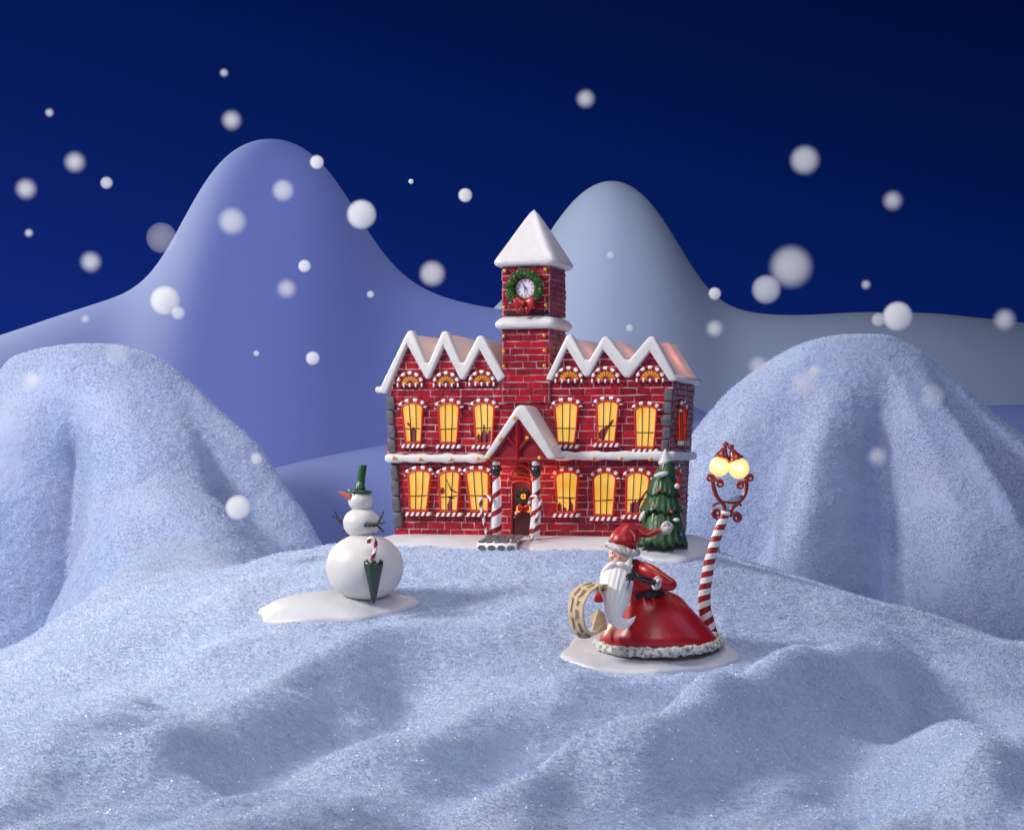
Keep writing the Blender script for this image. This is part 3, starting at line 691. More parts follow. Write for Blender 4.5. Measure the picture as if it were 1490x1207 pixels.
def wreath(c,r,tk,n,par,mt,leaf=.03,name='wreath'):
    m=M(); m.tube([c+Vector((r*math.cos(2*PI*i/24),0,r*math.sin(2*PI*i/24))) for i in range(25)],tk*.7,8,caps=False)
    R=random.Random(5)
    for i in range(n):
        a=R.uniform(0,2*PI); b=R.uniform(-PI,PI); rr=r+tk*math.cos(b)*R.uniform(.5,1); o=c+Vector((rr*math.cos(a),-abs(tk*math.sin(b))*.9,rr*math.sin(a)))
        d=Vector((R.gauss(0,1),R.gauss(-.6,.6),R.gauss(0,1))).normalized()*leaf; m.tube([o-d*.3,o+d*.4,o+d],[leaf*.22,leaf*.26,leaf*.04],4)
    return m.obj(name,mt,par,smooth=False)
wr=wreath(c+Vector((0,-.03,0)),.222,.06,700,house,WGREEN,.042)
m=M()
for i,(dx,dz) in enumerate([(-.1,.24),(.13,.23),(-.22,.1),(-.27,-.08),(.25,-.02),(.17,-.16),(-.15,.17)]): m.ball(c+Vector((dx,-.1,dz)),.014,8,6)
m.obj('berries',GOLD,wr)
def bow(c,s,par,tails=True):
    m=M()
    for sg in(-1,1):
        R=[]
        for i in range(9):
            t=i/8; w_=s*(.18+.42*math.sin(t*PI*.62)**1.2)*(1-.25*t**4); x=sg*t*s
            R.append([c+Vector((x,-.02-.35*s*math.sin(t*PI*.6)*math.cos(2*PI*j/12)*.6,w_*math.sin(2*PI*j/12)*(1+.1*math.cos(5*t+j)))) for j in range(12)])
        if sg<0: R=[r[::-1] for r in R]
        m.rings(R)
        if tails:
            for dx in (.55,): m.prism([c+Vector((sg*.1*s,-.04,-.1*s)),c+Vector((sg*.75*s,-.04,-.95*s)),c+Vector((sg*.45*s,-.04,-.9*s)),c+Vector((sg*.25*s,-.04,-1.1*s))][::sg],(0,.02,0))
    m.ball(c+Vector((0,-.06,0)),(s*.22,s*.2,s*.26),12,8)
    return m.obj('bow',RED,par)
bow(H(763,441,-.2),.155,wr)
m=M(); p=H(765,457,-.1); q_=H(736,457,-.1); m.box((q_.x,-.075,p.z-.01),(H(798,457,-.1).x,.0,p.z+.035)); m.obj('tower_sill',BLACK,house,smooth=False)

# porch
VP=-.62
g=lambda x,y,v=VP:H(x,y,v)
m=M(); out=[(701,667),(750,592),(757,588),(765,592),(810,667)]; inn=[(711,669),(754,609),(797,669)]
m.prism([g(*p) for p in out]+[g(*p) for p in reversed(inn)],(0,.62,0)); m.obj('porch_snow_roof',WHITE,house,bevel=.04)
m=M(); m.prism([g(713,672,VP+.08),g(798,672,VP+.08),g(754,608,VP+.08)],(0,.05,0)); tr=m.obj('porch_gable',DRED,house,smooth=False)
m=M()
for a,b,w_ in (((712,670),(754,609),.03),((796,670),(754,609),.03),((712,668),(797,668),.035),((754,612),(754,668),.04),((754,655),(735,632),.026),((754,655),(774,632),.026),((754,640),(742,660),.0),):
    if w_: m.tube([g(*a,VP+.05),g(*b,VP+.05)],w_,4)
m.obj('timber_truss',STRIPE,tr,smooth=False)
for (x,y) in ((748.5,608),(728,638),(767,637),(711,665),(785,666)):
    m=M(); m.ball(g(x,y,VP-.02),.03,12,8); m.obj('light_bulb',BULB,house)
def column(top,bot,r0,r1):
    a=g(*top,VP+.1); b=g(*bot,VP+.1); n=60; L=(a-b).length
    pts=[b+(a-b)*i/n+Vector((.02*math.sin(3*i/n),0,0)) for i in range(n+1)]; rr=[r1+(r0-r1)*i/n for i in range(n+1)]
    m=M(); m.tube(pts,rr,32,twist=2*PI/(L/3.4),stripes=1); m.mi=[0 if ((k%32)>9) else 1 for k in range(len(m.f))]
    co=m.obj('candy_column',[PUREW,STRIPE],house)
    m=M(); m.ball(a+Vector((0,0,.08)),(.087,.087,.098),20,14); m.obj('black_ball',BLACK,co)
    m=M(); m.tube([a+Vector((0,0,.14)),a+Vector((0,0,.25))],[.05,.065],16); m.obj('snow_cap',WHITE,co,bevel=.01)
column((722,692),(720,781),.057,.088); column((779.5,693),(777.5,779),.057,.082)
def cane(top,bot,r,hx,hy,v,flip=1):
    m=M(); b=g(*bot,v); t=g(*top,v); n=20; pts=[b+(t-b)*i/n for i in range(n+1)]
    for i in range(1,23):
        a=PI*1.12*i/22; pts.append(t+Vector((flip*(hx-hx*math.cos(a)),0,hy*math.sin(a))))
    m.tube(pts,r,24,twist=2*PI/.16,stripes=1); m.obj('candy_cane',[PUREW,STRIPE],house)
cane((698.5,730),(708,777),.024,.085,.085,VP-.02,1); cane((786.5,730),(774,784),.024,-.085*-1,.085,VP-.1,-1)
# door
arc=[(758.5+14*math.cos(PI*i/12),706-7*math.sin(PI*i/12)) for i in range(13)]
m=M(); m.prism([H(x,y,-.05) for x,y in [(744.5,779),(772.5,779)]+arc],(0,.03,0)); dr=m.obj('door',DOORM,house,smooth=False)
m=M(); lp=[H(x,y,-.06) for x,y in [(744.5,779),(744.5,706)]+arc[::-1]+[(772.5,706),(772.5,779)]]; m.tube(lp,.018,8)
m.obj('door_frame',STRIPE,dr)
m=M(); m.prism([H(758.5+15*math.cos(PI*i/14),694-18*math.sin(PI*i/14),-.05) for i in range(15)],(0,.02,0)); lu=m.obj('lunette',DOORM,house,smooth=False)
m=M(); m.tube([H(758.5+15*math.cos(PI*i/14),694-18*math.sin(PI*i/14),-.06) for i in range(15)]+[H(743.5,694,-.06),H(773.5,694,-.06)],.015,8)
for i in range(5): m.ball(H(752+i*3.3,688.5-1.2*math.sin(i*.8),-.08),(.013,.008,.018),8,6)
m.obj('lunette_frame',STRIPE,lu)
c=H(762,722,-.1); w2=wreath(c,.085,.035,260,dr,MATS['umbrella_green'],.03)
m=M(); m.ball(c,(.052,.02,.052),16,10); m.obj('door_light',GLOWD,dr)
m=M(); m.tube([c+Vector((-.05,-.022,0)),c+Vector((.05,-.022,0))],.005,5); m.tube([c+Vector((0,-.022,-.05)),c+Vector((0,-.022,.05))],.005,5); m.tube([c+Vector((.05*math.cos(i*PI/8),-.022,.05*math.sin(i*PI/8))) for i in range(17)],.006,5); m.obj('light_grille',LEAD,dr)
bow(H(762,738,-.12),.085,w2)
for x in (754.5,769): m=M(); p=H(x,740,-.1); m.ball(p,(.035,.02,.055),12,8); m.obj('lit_gift',GLOWD,dr)
for x in (751,772.5): m=M(); m.ball(H(x,746,-.11),(.02,.015,.03),10,8); m.obj('white_ornament',PUREW,dr)
m=M(); m.ball(H(749,752,-.09),.014,8,6); m.obj('door_knob',GOLD,dr)
# stepping stones in front of the door
m=M(); R=random.Random(3)
z=-.0
P0=H(711,781,-.55); P1=H(767,781,-.55); x0,x1=P0.x,P1.x; zt_=P0.z; 
def slab(u,w_): return Vector((x0+(x1-x0)*u, -.55-.55*w_, zt_-.09*w_**1.3-.005))
NU=20
vs=[slab(i/NU,j/8)+Vector((0,0,.03)) for j in range(9) for i in range(NU+1)]; fs=[(j*(NU+1)+i,j*(NU+1)+i+1,(j+1)*(NU+1)+i+1,(j+1)*(NU+1)+i) for j in range(8) for i in range(NU)]
m.add([*vs],fs); m.prism([slab(0,1)+Vector((0,0,.03)),slab(1,1)+Vector((0,0,.03)),slab(1,1)-Vector((0,0,.12)),slab(0,1)-Vector((0,0,.12))],(0,.05,0))
pa=m.obj('stone_path',PUREW,house)
m=M()
for j in range(4):
    for i in range(5 if j%2 else 4):
        nb=5 if j%2 else 4; u=(i+.5)/nb+R.uniform(-.02,.02); w_=(j+.5)/4; ru=.50/nb; rw=.115
        k=R.choice((5,6,7)); pl=[slab(min(max(u+ru*math.cos(2*PI*t/k+j),0.01),.99),min(w_+rw*math.sin(2*PI*t/k+j)*1.05,1.0))+Vector((0,0,.028)) for t in range(k)]
        m.prism(pl,(0,0,.022))
for i in range(4):
    u=(i+.5)/4; k=6; pl=[slab(u+.11*math.cos(2*PI*t/k),1)+Vector((0,-.004,-.035+.042*math.sin(2*PI*t/k))) for t in range(k)]; m.prism(pl,(0,-.02,0))
m.obj('path_stones',STONE,pa,bevel=.008,smooth=False)
# glazed snow base of the house
m=M(); R=[]
zb_=-0.02
cu=(H(766,775).x); 
for (o,z,) in ((.52,-.3),(.50,-.17),(.42,-.11),(.28,-.05),(.08,0.0),(-.3,.03)):
    ring=[]
    for j in range(96):
        a=2*PI*j/96; ca,sa=math.cos(a),math.sin(a)
        ux=cu+.06+(2.12+o*.9)*math.copysign(abs(ca)**.45,ca)*(1+.012*math.sin(5*a)); vy=.55+(1.05+o*1.0)*math.copysign(abs(sa)**.5,sa)*(1+.03*math.sin(7*a+1))
        zz=z+.03*math.sin(9*a)*(1 if o>0 else 0)-.03
        ring.append((ux,vy,zz+.02))
    R.append(ring)
m.rings(R); m.obj('snow_base',BASEW,house)
# lamps inside the hollow house, then added fills imitating the wall's red glow
for (x,y,v,pw) in ((610,540,.8,6),(685,535,.7,8),(850,535,.7,7),(905,535,.8,7),(965,535,.9,12)):
    point('house_lamp',H(x,y,v),pw,(1,.45,.2),.08,house)
point('wall_glow_fill',H(758,700,-.33),4.5,(1,.22,.08),.05,house)
point('wall_glow_fill',H(736,690,-.25),1.2,(1,.2,.08),.05,house)
point('wall_glow_fill',H(800,690,-.22),1.4,(1,.2,.08),.05,house)
point('wall_glow_fill',H(795,500,-.0),.01,(1,.2,.08),.05,house)

def disc_base(m,cx,cy,Y,rx,ry,th,tilt=0,lob=0,n=90,ph=0):
    """thin glazed puddle of snow that follows the ground at its rim"""
    c=P(cx,cy,Y); R=[]
    for (o,lift,wt) in ((.93,-.09,1),(1.0,-.03,1),(1.005,.015,1),(.985,.05,1),(.94,.062,1),(.85,.065,.75),(.6,.055,.35),(.4,.05,.15),(.02,.03,0)):
        ring=[]
        for j in range(n):
            a=2*PI*j/n; k=1+lob*math.sin(3*a+ph)+lob*.6*math.sin(5*a+1+ph)+lob*.25*math.sin(9*a+ph); x=rx*o*k*math.cos(a); y=ry*o*k*math.sin(a)
            gz=float(ground_z(np.float64(c.x+x),np.float64(c.y+y),False)); pz=c.z+y*tilt
            z=(gz+lift)*wt+(max(pz,gz+.02)+lift*.4)*(1-wt)
            ring.append((c.x+x,c.y+y,z))
        R.append(ring)
    m.rings(R)
# ================================================================== CHRISTMAS TREE
TY=-1.35; tb=P(964,788,TY); s=(TY-CAMY)/FPX
tree=thing('christmas_tree','green ceramic fir with snow patches beside the right corner of the brick hall','tree',tb)
m=M(tb); tiers=[(671,690,8,13.5,969),(681,716,9,23,965),(707,741,14,30,963),(733,789,21,35.5,964)]
for k,(y0,y1,r0,r1,cx) in enumerate(tiers):
    rings=[]; n=84; lean=(cx)
    for i in range(11):
        t=i/10; y=y0+(y1-y0)*t; r=(r0+(r1-r0)*t**.85)
        ring=[]
        for j in range(n):
            a=2*PI*j/n; fl=1+.07*abs(math.sin(a*9+k+.8*t))*t+.03*math.sin(a*21+k)*t
            dz=(.06*abs(math.sin(a*9+k))+.03*math.sin(a*5+k))*max(0,t-.6)*2.2
            ring.append(P(cx,y,TY)+Vector((r*s*fl*math.cos(a),r*s*fl*math.sin(a),-dz+.0)))
        rings.append(ring)
    rings.append([P(cx,y1-3,TY)+Vector((r1*s*.8*math.cos(2*PI*j/n),r1*s*.8*math.sin(2*PI*j/n),0)) for j in range(n)])
    m.rings(rings[::-1])
m.obj('crown',TGREEN,tree)
m=M(tb); disc_base(m,974,787,TY+.25,57*s,.60,.06,.14,.06,ph=1); m.obj('snow_base',BASEW,tree)
m=M(tb); m.rings([[P(968-(1-t)*1,673-20*t,TY)+Vector((r*s*math.cos(2*PI*j/16),r*s*math.sin(2*PI*j/16),0)) for j in range(16)] for t,r in ((-.15,8),(.0,9.5),(.2,8),(.5,5),(.8,3),(1,1.2))]); m.obj('snow_cap',WHITE,tree)
for (x,y,rx,rz_,dy,ro) in ((962,690,11,4,-.20,-.25),(935,750,4,9,-.12,.5),(985,707,4,4,-.2,.6),(984,756,5,3,-.3,0)):
    m=M(tb); m.ball(P(x,y,TY+dy),(rx*s,.05,rz_*s),16,10,rot=Matrix.Rotation(ro,3,'Y')); m.obj('snow_patch',WHITE,tree)
for (x,y,dy,mm) in ((959,713,-.25,REDB),(977,744,-.30,REDB),(934,769,-.25,BLUEB),(992,778,-.25,BLUEB),(950,735,-.3,GOLD),(966,772,-.36,GOLD),(984,695,-.12,BLUEB)):
    m=M(tb); m.ball(P(x,y,TY+dy),.024,10,8); m.obj('bauble',mm,tree)

# ================================================================== SNOWMAN
SY=-3.5; s=(SY-CAMY)/FPX; sb=P(531,872,SY)
sm=thing('snowman','white three ball snowman with tall green hat, carrot nose and twig arms','snowman',sb)
m=M(sb); disc_base(m,487,867,SY,114*s,.55,.08,.18,.055,ph=.4); m.obj('base',BASEW,sm)
m=M(sb); m.ball(P(531,824.5,SY),(56.5*s,.5,49*s),48,32); m.obj('bottom_ball',SNOWMAN,sm)
m=M(sb); m.ball(P(526,760.5,SY),(27*s,.245,22.5*s),36,24); m.obj('middle_ball',SNOWMAN,sm)
m=M(sb); m.ball(P(524.5,728.5,SY),(17.8*s,.16,16*s),36,24); hd=m.obj('head',SNOWMAN,sm)
def lathe(m,axis0,axis1,prof,n=32,mi=0):
    a=Vector(axis0); b=Vector(axis1); T=(b-a).normalized(); U=Vector((0,1,0)); U=(U-T*U.dot(T)).normalized(); V=T.cross(U)
    m.rings([[a+(b-a)*t+(U*math.cos(2*PI*j/n)+V*math.sin(2*PI*j/n))*r for j in range(n)] for t,r in prof],mi)
m=M(sb); lathe(m,P(524,717,SY),P(527.8,676,SY),[(0,.07),(.0,14*s),(.02,17.5*s),(.06,18*s),(.10,17*s),(.12,9*s),(.14,6.2*s),(.5,5.5*s),(.97,6.2*s),(1,5.8*s),(1,.3*s)]); ht=m.obj('hat',GREEN,sm)
m=M(sb); lathe(m,P(525,712,SY),P(525.4,708,SY),[(0,.03),(0,6.9*s),(1,6.6*s),(1,.03)]); m.obj('hat_band',UGREEN,ht)
m=M(sb); a=P(509.5,723,SY-.07); b=P(492.5,714.5,SY-.10); m.tube([a+(b-a)*i/8 for i in range(9)],[4.3*s*(1-i/8)**.8+.004 for i in range(9)],14); m.obj('carrot_nose',CARROT,sm)
def on_ball(cx,cy,rx,ry,rd,px,py,Y=SY):
    u=(px-cx)/rx; v=(py-cy)/ry; q=max(0,1-u*u-v*v); return P(px,py,Y)+Vector((0,-rd*math.sqrt(q),0))
for (x,y) in ((509.5,736.5),(512,737.2),(514.6,735.8),(517,733.3),(518.8,730.2),(520,726.6)):
    m=M(sb); m.ball(on_ball(524.5,728.5,17,15,.15,x,y),(.012,.01,.012),8,6); m.obj('coal_tooth',BLACK,sm)
for (x,y) in ((512.8,721),(517,719.7)): m=M(sb); m.ball(on_ball(524.5,728.5,17,15,.15,x,y),(.016,.012,.02),10,8); m.obj('eye',BLACK,sm)
for (x,y) in ((502.5,750.5),(500,762),(500,772)): m=M(sb); m.ball(on_ball(526,760.5,26.5,20.5,.235,x,y),(.02,.02,.024),10,8); m.obj('coal_button',BLACK,sm)
def twig(paths,name='twig_arm'):
    m=M(sb)
    for pts,r0,r1 in paths:
        q_=catmull(pts,5); n=len(q_); m.tube([p+Vector((.004*math.sin(i*3),0,.004*math.cos(i*2.3))) for i,p in enumerate(q_)],[(r0+(r1-r0)*i/(n-1))*(1+.12*math.sin(i*2.1)) for i in range(n)],8)
    m.obj(name,TWIG,sm)
twig([([P(531,763,SY-.24),P(540,763.3,SY-.27),P(549.5,763,SY-.26)],.028,.026),([P(548,763,SY-.26),P(553,755,SY-.28),P(558.5,743,SY-.26)],.02,.009),([P(548,763,SY-.26),P(554,761,SY-.3),P(561,759,SY-.3)],.016,.008),([P(548,763.5,SY-.26),P(553,768,SY-.26),P(559,774.5,SY-.26)],.017,.008)])
twig([([P(504,762,SY),P(497,759,SY-.02),P(493,756,SY-.02)],.024,.018),([P(494,757,SY-.02),P(490,750,SY-.02),P(487,743,SY-.05)],.015,.007),([P(494,757,SY-.02),P(488,752,SY),P(483.5,749.5,SY)],.012,.006)])

# umbrella
UY=SY-.62; s=(UY-CAMY)/FPX; ub=P(543.5,877,UY)
um=thing('umbrella','closed dark green umbrella with candy striped crook handle leaning on the snowman','umbrella',ub)
m=M(ub); R=[]
for (y,r,k) in ((877,2.2,0),(868,4.5,.05),(850,8,.08),(834,10.8,.12),(822,13.2,.2)):
    R.append([P(543.5,y,UY)+Vector((r*s*(1+k*abs(math.sin(4*a_))*.6)*math.cos(a_),r*s*.8*(1+k*abs(math.sin(4*a_)))*math.sin(a_)+(872-y)*.0003,0)) for a_ in [2*PI*j/64 for j in range(64)]])
R.append([P(543.5,819,UY)+Vector((14*s*math.cos(a_),14*s*.8*math.sin(a_),.05*abs(math.cos(4*a_))**3)) for a_ in [2*PI*j/64 for j in range(64)]])
R.append([P(543.5,824,UY)+Vector((7*s*math.cos(a_),7*s*.8*math.sin(a_),0)) for a_ in [2*PI*j/64 for j in range(64)]])
m.rings(R); m.obj('canopy',UGREEN,um)
pts=catmull([P(543,823,UY),P(542.5,812,UY),P(545,803,UY),P(547,795,UY),P(545.5,787,UY),P(541,782.5,UY),P(537,785,UY),P(537,790,UY)],12)
m=M(ub); m.tube(pts,.026,20,twist=2*PI/.16,stripes=1); m.obj('crook_handle',[PUREW,STRIPE],um)

# ================================================================== SANTA-LIKE FIGURINE
FY=-5.0; s=(FY-CAMY)/FPX; fb=P(955,940,FY)
fg=thing('figurine','bearded figurine in red fur trimmed coat and drooping red hat beside the lamp','figurine',fb)
m=M(fb); c_=P(941,944,FY); disc_base(m,941,939,FY,126*s,.82,.10,.16,.055,ph=2.2); m.obj('base',BASEW,fg)
def loft(rows,Y,dep,n=72,flut=None,power=1,step=5):
    """rows: (py, left px, right px, depth factor)"""
    ys_=lerp_arr([r[0] for r in rows],step); ls=lerp_arr([r[1] for r in rows],step); rs=lerp_arr([r[2] for r in rows],step); ds=lerp_arr([r[3] for r in rows],step); R=[]
    for k,(y,l,r,d) in enumerate(zip(ys_,ls,rs,ds)):
        c=(l+r)/2; h_=(r-l)/2; ring=[]
        for j in range(n):
            a=2*PI*j/n; f=flut(a,k/(len(ys_)-1)) if flut else 1
            ring.append(P(c,y,Y)+Vector((h_*s*f*math.cos(a),d*f*math.sin(a),0)))
        R.append(ring)
    return R
fl=lambda a,t: 1+ (.16*math.sin(a*15)+.07*math.sin(a*23+1))*smooth(.55,.95,t)*(1-.4*smooth(.97,1,t))+.012*math.sin(6*a)*(1-t)
m=M(fb); m.rings(loft([(934,872,1046,.62),(924,874,1040,.62),(912,880,1031,.58),(898,890,1018,.52),(884,900,1005,.44),(872,908,992,.34),(865,913,980,.27),(860,918,969,.22)],FY,1,flut=fl)); m.obj('coat_skirt',RED,fg)
m=M(fb); R=loft([(871,917,975,.25),(862,917,968,.235),(852,912,966,.25),(840,908,960,.25),(828,906,949,.22),(819,907,938,.17),(813,909,928,.11)],FY,1,n=40); m.rings(R)
# arm: shoulder, elbow, wrist
pts=catmull([P(930,825,FY-.12),P(945,832,FY-.26),P(962,842,FY-.32),P(977,851,FY-.32)],5); m.tube(pts,[.085,.09,.095,.098,.10,.10,.10,.098,.095,.09,.088,.085,.082,.078,.075,.072],14)
m.ball(P(976,850,FY-.32),.078,14,10)
m.tube([P(977,851,FY-.32),P(968,852,FY-.38),P(958,848,FY-.42)],[.07,.075,.066],14)
m.tube(catmull([P(908,835,FY-.1),P(890,856,FY-.12),P(874,868,FY-.12),P(865,868,FY-.12)],4),[.09]*3+[.085]*4+[.07]*6,12)
m.obj('coat_body',RED,fg,remesh=.022)
# gold seam
m=M(fb); m.tube(catmull([P(930,816,FY-.18),P(944,822,FY-.30),P(958,832,FY-.38),P(974,842,FY-.40),P(983,851,FY-.34)],5),.0055,6); m.obj('gold_seam',GOLD,fg)
m=M(fb); R=[[P((918+967)/2+(t-.5)*0,868-9*t,FY)+Vector(((25.5-t)*s*math.cos(2*PI*j/40),.262*math.sin(2*PI*j/40),.045*math.cos(2*PI*j/40))) for j in range(40)] for t in (0,.1,.5,.9,1)]
m.rings([[q_+Vector(((q_.x-P(942.5,860,FY).x)*.09,(q_.y-FY)*.16,.012)) for q_ in r_] for r_ in R]); m.obj('belt',BLACK,fg)
def lumpy_ring(name,pathf,r,n,mt,par,amp=.25,seg=14,org=fb,closed=True):
    m=M(org); pts=[Vector(pathf(i/n)) for i in range(n+(0 if closed else 1))]; R=[]; N=len(pts)
    for i,p in enumerate(pts):
        T=(pts[(i+1)%N]-pts[i-1]) if closed else (pts[min(i+1,N-1)]-pts[max(i-1,0)]); T.normalize(); U=Vector((0,0,1)); U=(U-T*U.dot(T)).normalized(); V=T.cross(U)
        R.append([p+(U*math.cos(2*PI*j/seg)+V*math.sin(2*PI*j/seg))*r*(1+amp*float(2*fbm(np.float64(p.x*26+math.cos(2*PI*j/seg)*1.9),np.float64(p.y*26+math.sin(2*PI*j/seg)*1.9),np.float64(p.z*26+i*.2),2))) for j in range(seg)])
    if closed: R.append(R[0])
    m.rings(R,caps=not closed); return m.obj(name,mt,par)
lumpy_ring('fur_hem',lambda t:P(958.5,934,FY)+Vector((88*s*math.cos(2*PI*t),.62*math.sin(2*PI*t),.02*math.cos(2*PI*t)+.06*math.sin(2*PI*t))),.058,210,FUR,fg,.35,18)
cc=P(955,848,FY-.44); ax=(P(948,846,FY-.46)-P(962,849,FY-.40)).normalized(); U_=Vector((0,0,1)); U_=(U_-ax*U_.dot(ax)).normalized(); V_=ax.cross(U_)
lumpy_ring('fur_cuff',lambda t:cc+(U_*math.cos(2*PI*t)+V_*math.sin(2*PI*t))*.048,.036,40,FUR,fg,.3,12)
m=M(fb); W=P(924,838.5,FY-.66); m.tube([P(955,848,FY-.44),P(942,844,FY-.54),P(931,840,FY-.62),W],[.042,.040,.036,.04],12); m.ball(W+Vector((-.02,0,.0)),(.055,.035,.05),14,10)
hp=P(919,838,FY-.54)
for k in range(4):
    z=.03-.02*k; a=W+Vector((-.03,-.02,z)); m.tube([a,a+Vector((-.05,-.035,.004)),a+Vector((-.075,-.01,-.004)),a+Vector((-.05,.02,-.006))],[.014,.0145,.013,.010],8)
a=W+Vector((-.0,-.02,.03)); m.tube([a,a+Vector((-.02,-.04,.03)),a+Vector((-.045,-.045,.025))],[.014,.013,.009],8)
m.obj('glove',BLACK,fg)
# head
HC=P(903,806,FY-.12)
m=M(fb); m.ball(HC,(.148,.145,.165),28,20); m.ball(HC+Vector((-.075,-.095,-.005)),(.028,.032,.028),14,10); m.ball(HC+Vector((-.072,-.09,.02)),(.016,.02,.035),10,8)
m.ball(HC+Vector((-.022,-.105,-.03)),(.045,.035,.038),14,10); m.ball(HC+Vector((-.11,-.07,-.03)),(.035,.035,.036),14,10)
m.tube([HC+Vector((.03,.0,-.1)),HC+Vector((.05,.04,-.25))],[.09,.1],14)
m.ball(HC+Vector((.12,-.03,-.03)),(.022,.03,.05),12,8); m.ball(HC+Vector((-.05,-.115,-.075)),(.045,.03,.03),12,8)
m.ball(HC+Vector((-.045,-.112,.045)),(.06,.03,.02),12,8)
hd=m.obj('head',SKIN,fg,remesh=.008)
for dx,dy in ((-.02,-.118),(-.105,-.085)): m=M(fb); m.ball(HC+Vector((dx,dy-.012,-.032)),(.024,.02,.02),12,8); m.obj('cheek',CHEEK,hd)
m=M(fb); m.ball(HC+Vector((-.078,-.125,-.008)),(.016,.012,.015),12,8); m.obj('nose_tip',CHEEK,hd)
for dx,dy in ((-.03,-.136),(-.103,-.104)):
    m=M(fb); e_=HC+Vector((dx,dy,.018)); m.ball(e_,(.017,.012,.012),12,8); m.ball(e_+Vector((-.001,-.0085,0)),(.0075,.006,.0085),8,6,mi=1); m.tube([e_+Vector((-.019,-.004,.004)),e_+Vector((0,-.011,.013)),e_+Vector((.019,-.003,.004))],.004,6,mi=2); m.obj('eye',[PUREW,BLACK,SKIN],hd)
    m=M(fb); m.tube([e_+Vector((-.025,-.004,.028)),e_+Vector((0,-.012,.038)),e_+Vector((.025,0,.03))],[.004,.009,.004],6); m.obj('eyebrow',BEARD,hd)
m=M(fb); m.ball(HC+Vector((-.055,-.20,-.118)),(.022,.014,.011),12,8); m.obj('mouth',LIP,hd)
# beard: long tapering loft curling at the tip, combed with grooves
cen=catmull([P(902,823,FY-.20),P(899,833,FY-.28),P(897,850,FY-.40),P(897,870,FY-.48),P(895,888,FY-.54),P(898,902,FY-.58),P(909,907,FY-.6),P(918,903,FY-.62),P(925,896,FY-.62)],8)
wid=lerp_arr([14,21,23,19.5,14,10,7,4,.6],8); dp=lerp_arr([.06,.11,.13,.12,.10,.08,.055,.035,.006],8)
m=M(fb); R=[]; n=90
for i,(c,wd,d_) in enumerate(zip(cen,wid,dp)):
    T=(cen[min(i+1,len(cen)-1)]-cen[max(i-1,0)]).normalized(); V=Vector((0,-1,0)); V=(V-T*V.dot(T)).normalized(); U=V.cross(T); ring=[]
    for j in range(n):
        a=2*PI*j/n; tw=a+ .25*math.sin(i*.12); k=1+.03*math.sin(tw*19+.6*math.sin(i*.2))+.022*math.sin(tw*29+i*.05)
        ring.append(c+U*wd*s*k*math.cos(a)+V*d_*k*math.sin(a))
    R.append(ring)
m.rings(R); bd=m.obj('beard',BEARD,fg)
for side,pts in ((0,[(897,820,-.34),(889,822,-.36),(880,830,-.34),(875,842,-.30),(874,850,-.28)]),(1,[(897,820,-.34),(904,821,-.36),(911,826,-.34),(915,834,-.33)])):
    m=M(fb); q_=catmull([P(x,y,FY+d) for x,y,d in pts],6); n=len(q_); m.tube(q_,[.008+.034*math.sin(PI*min(1,(i+1.5)/n))**.8*(1-.5*i/n) for i in range(n)],12); m.obj('moustache',BEARD,hd)
m=M(fb)                                             # side whiskers joining ear and beard
m.tube(catmull([HC+Vector((.115,-.06,.03)),HC+Vector((.105,-.10,-.06)),HC+Vector((.06,-.13,-.2))],5),[.022]*3+[.035]*4+[.06]*4,12); m.obj('side_whiskers',BEARD,hd)
# hat
m=M(fb); hb=P(906,800,FY-.10)
pth=catmull([P(907,794,FY-.10),P(908,785,FY-.08),P(914,775,FY-.06),P(928,773,FY-.05),P(944,776,FY-.06),P(956,773,FY-.06),P(968,769,FY-.06)],7)
rr=lerp_arr([.17,.17,.125,.075,.052,.036,.02],7)
m.tube(pth,rr,28); m.ball(P(909,785,FY-.08),(.176,.16,.142),28,18); m.obj('hat',RED,fg,remesh=.014)
m=M(fb); m.tube(catmull([P(917,771,FY-.2),P(922,777,FY-.21),P(924,786,FY-.22)],4),.006,6); m.tube(catmull([P(930,771,FY-.12),P(940,777,FY-.12),P(952,773,FY-.11)],4),.005,6); m.obj('gold_seam',GOLD,fg)
lumpy_ring('fur_band',lambda t:P(905.5,795,FY-.11)+Vector((.178*math.cos(2*PI*t),.165*math.sin(2*PI*t),-.055*math.cos(2*PI*t)-.01+.03*math.sin(2*PI*t))),.040,90,FUR,fg,.3,14)
m=M(fb); pc=P(970,767.5,FY-.06); m.ball(pc,.078,22,16); o=m.obj('pompom',FUR,fg)
for v in o.data.vertices:
    w_=Vector(v.co)-(pc-fb); f=1+.3*float(fbm(np.float64(w_.x*30),np.float64(w_.y*30),np.float64(w_.z*30),2)); v.co=(pc-fb)+w_*f

# pen
pn0=P(922.6,821,FY-.70); pn1=P(913,858,FY-.72)
m=M(pn1); m.tube([pn0,pn0+(pn1-pn0)*.05,pn0+(pn1-pn0)*.45,pn0+(pn1-pn0)*.6,pn1],[.022,.026,.02,.012,.002],12); o=m.obj('pen',BLACK,None)
tag(o,'black tapered pen held in the gloved hand in front of the white beard','pen')
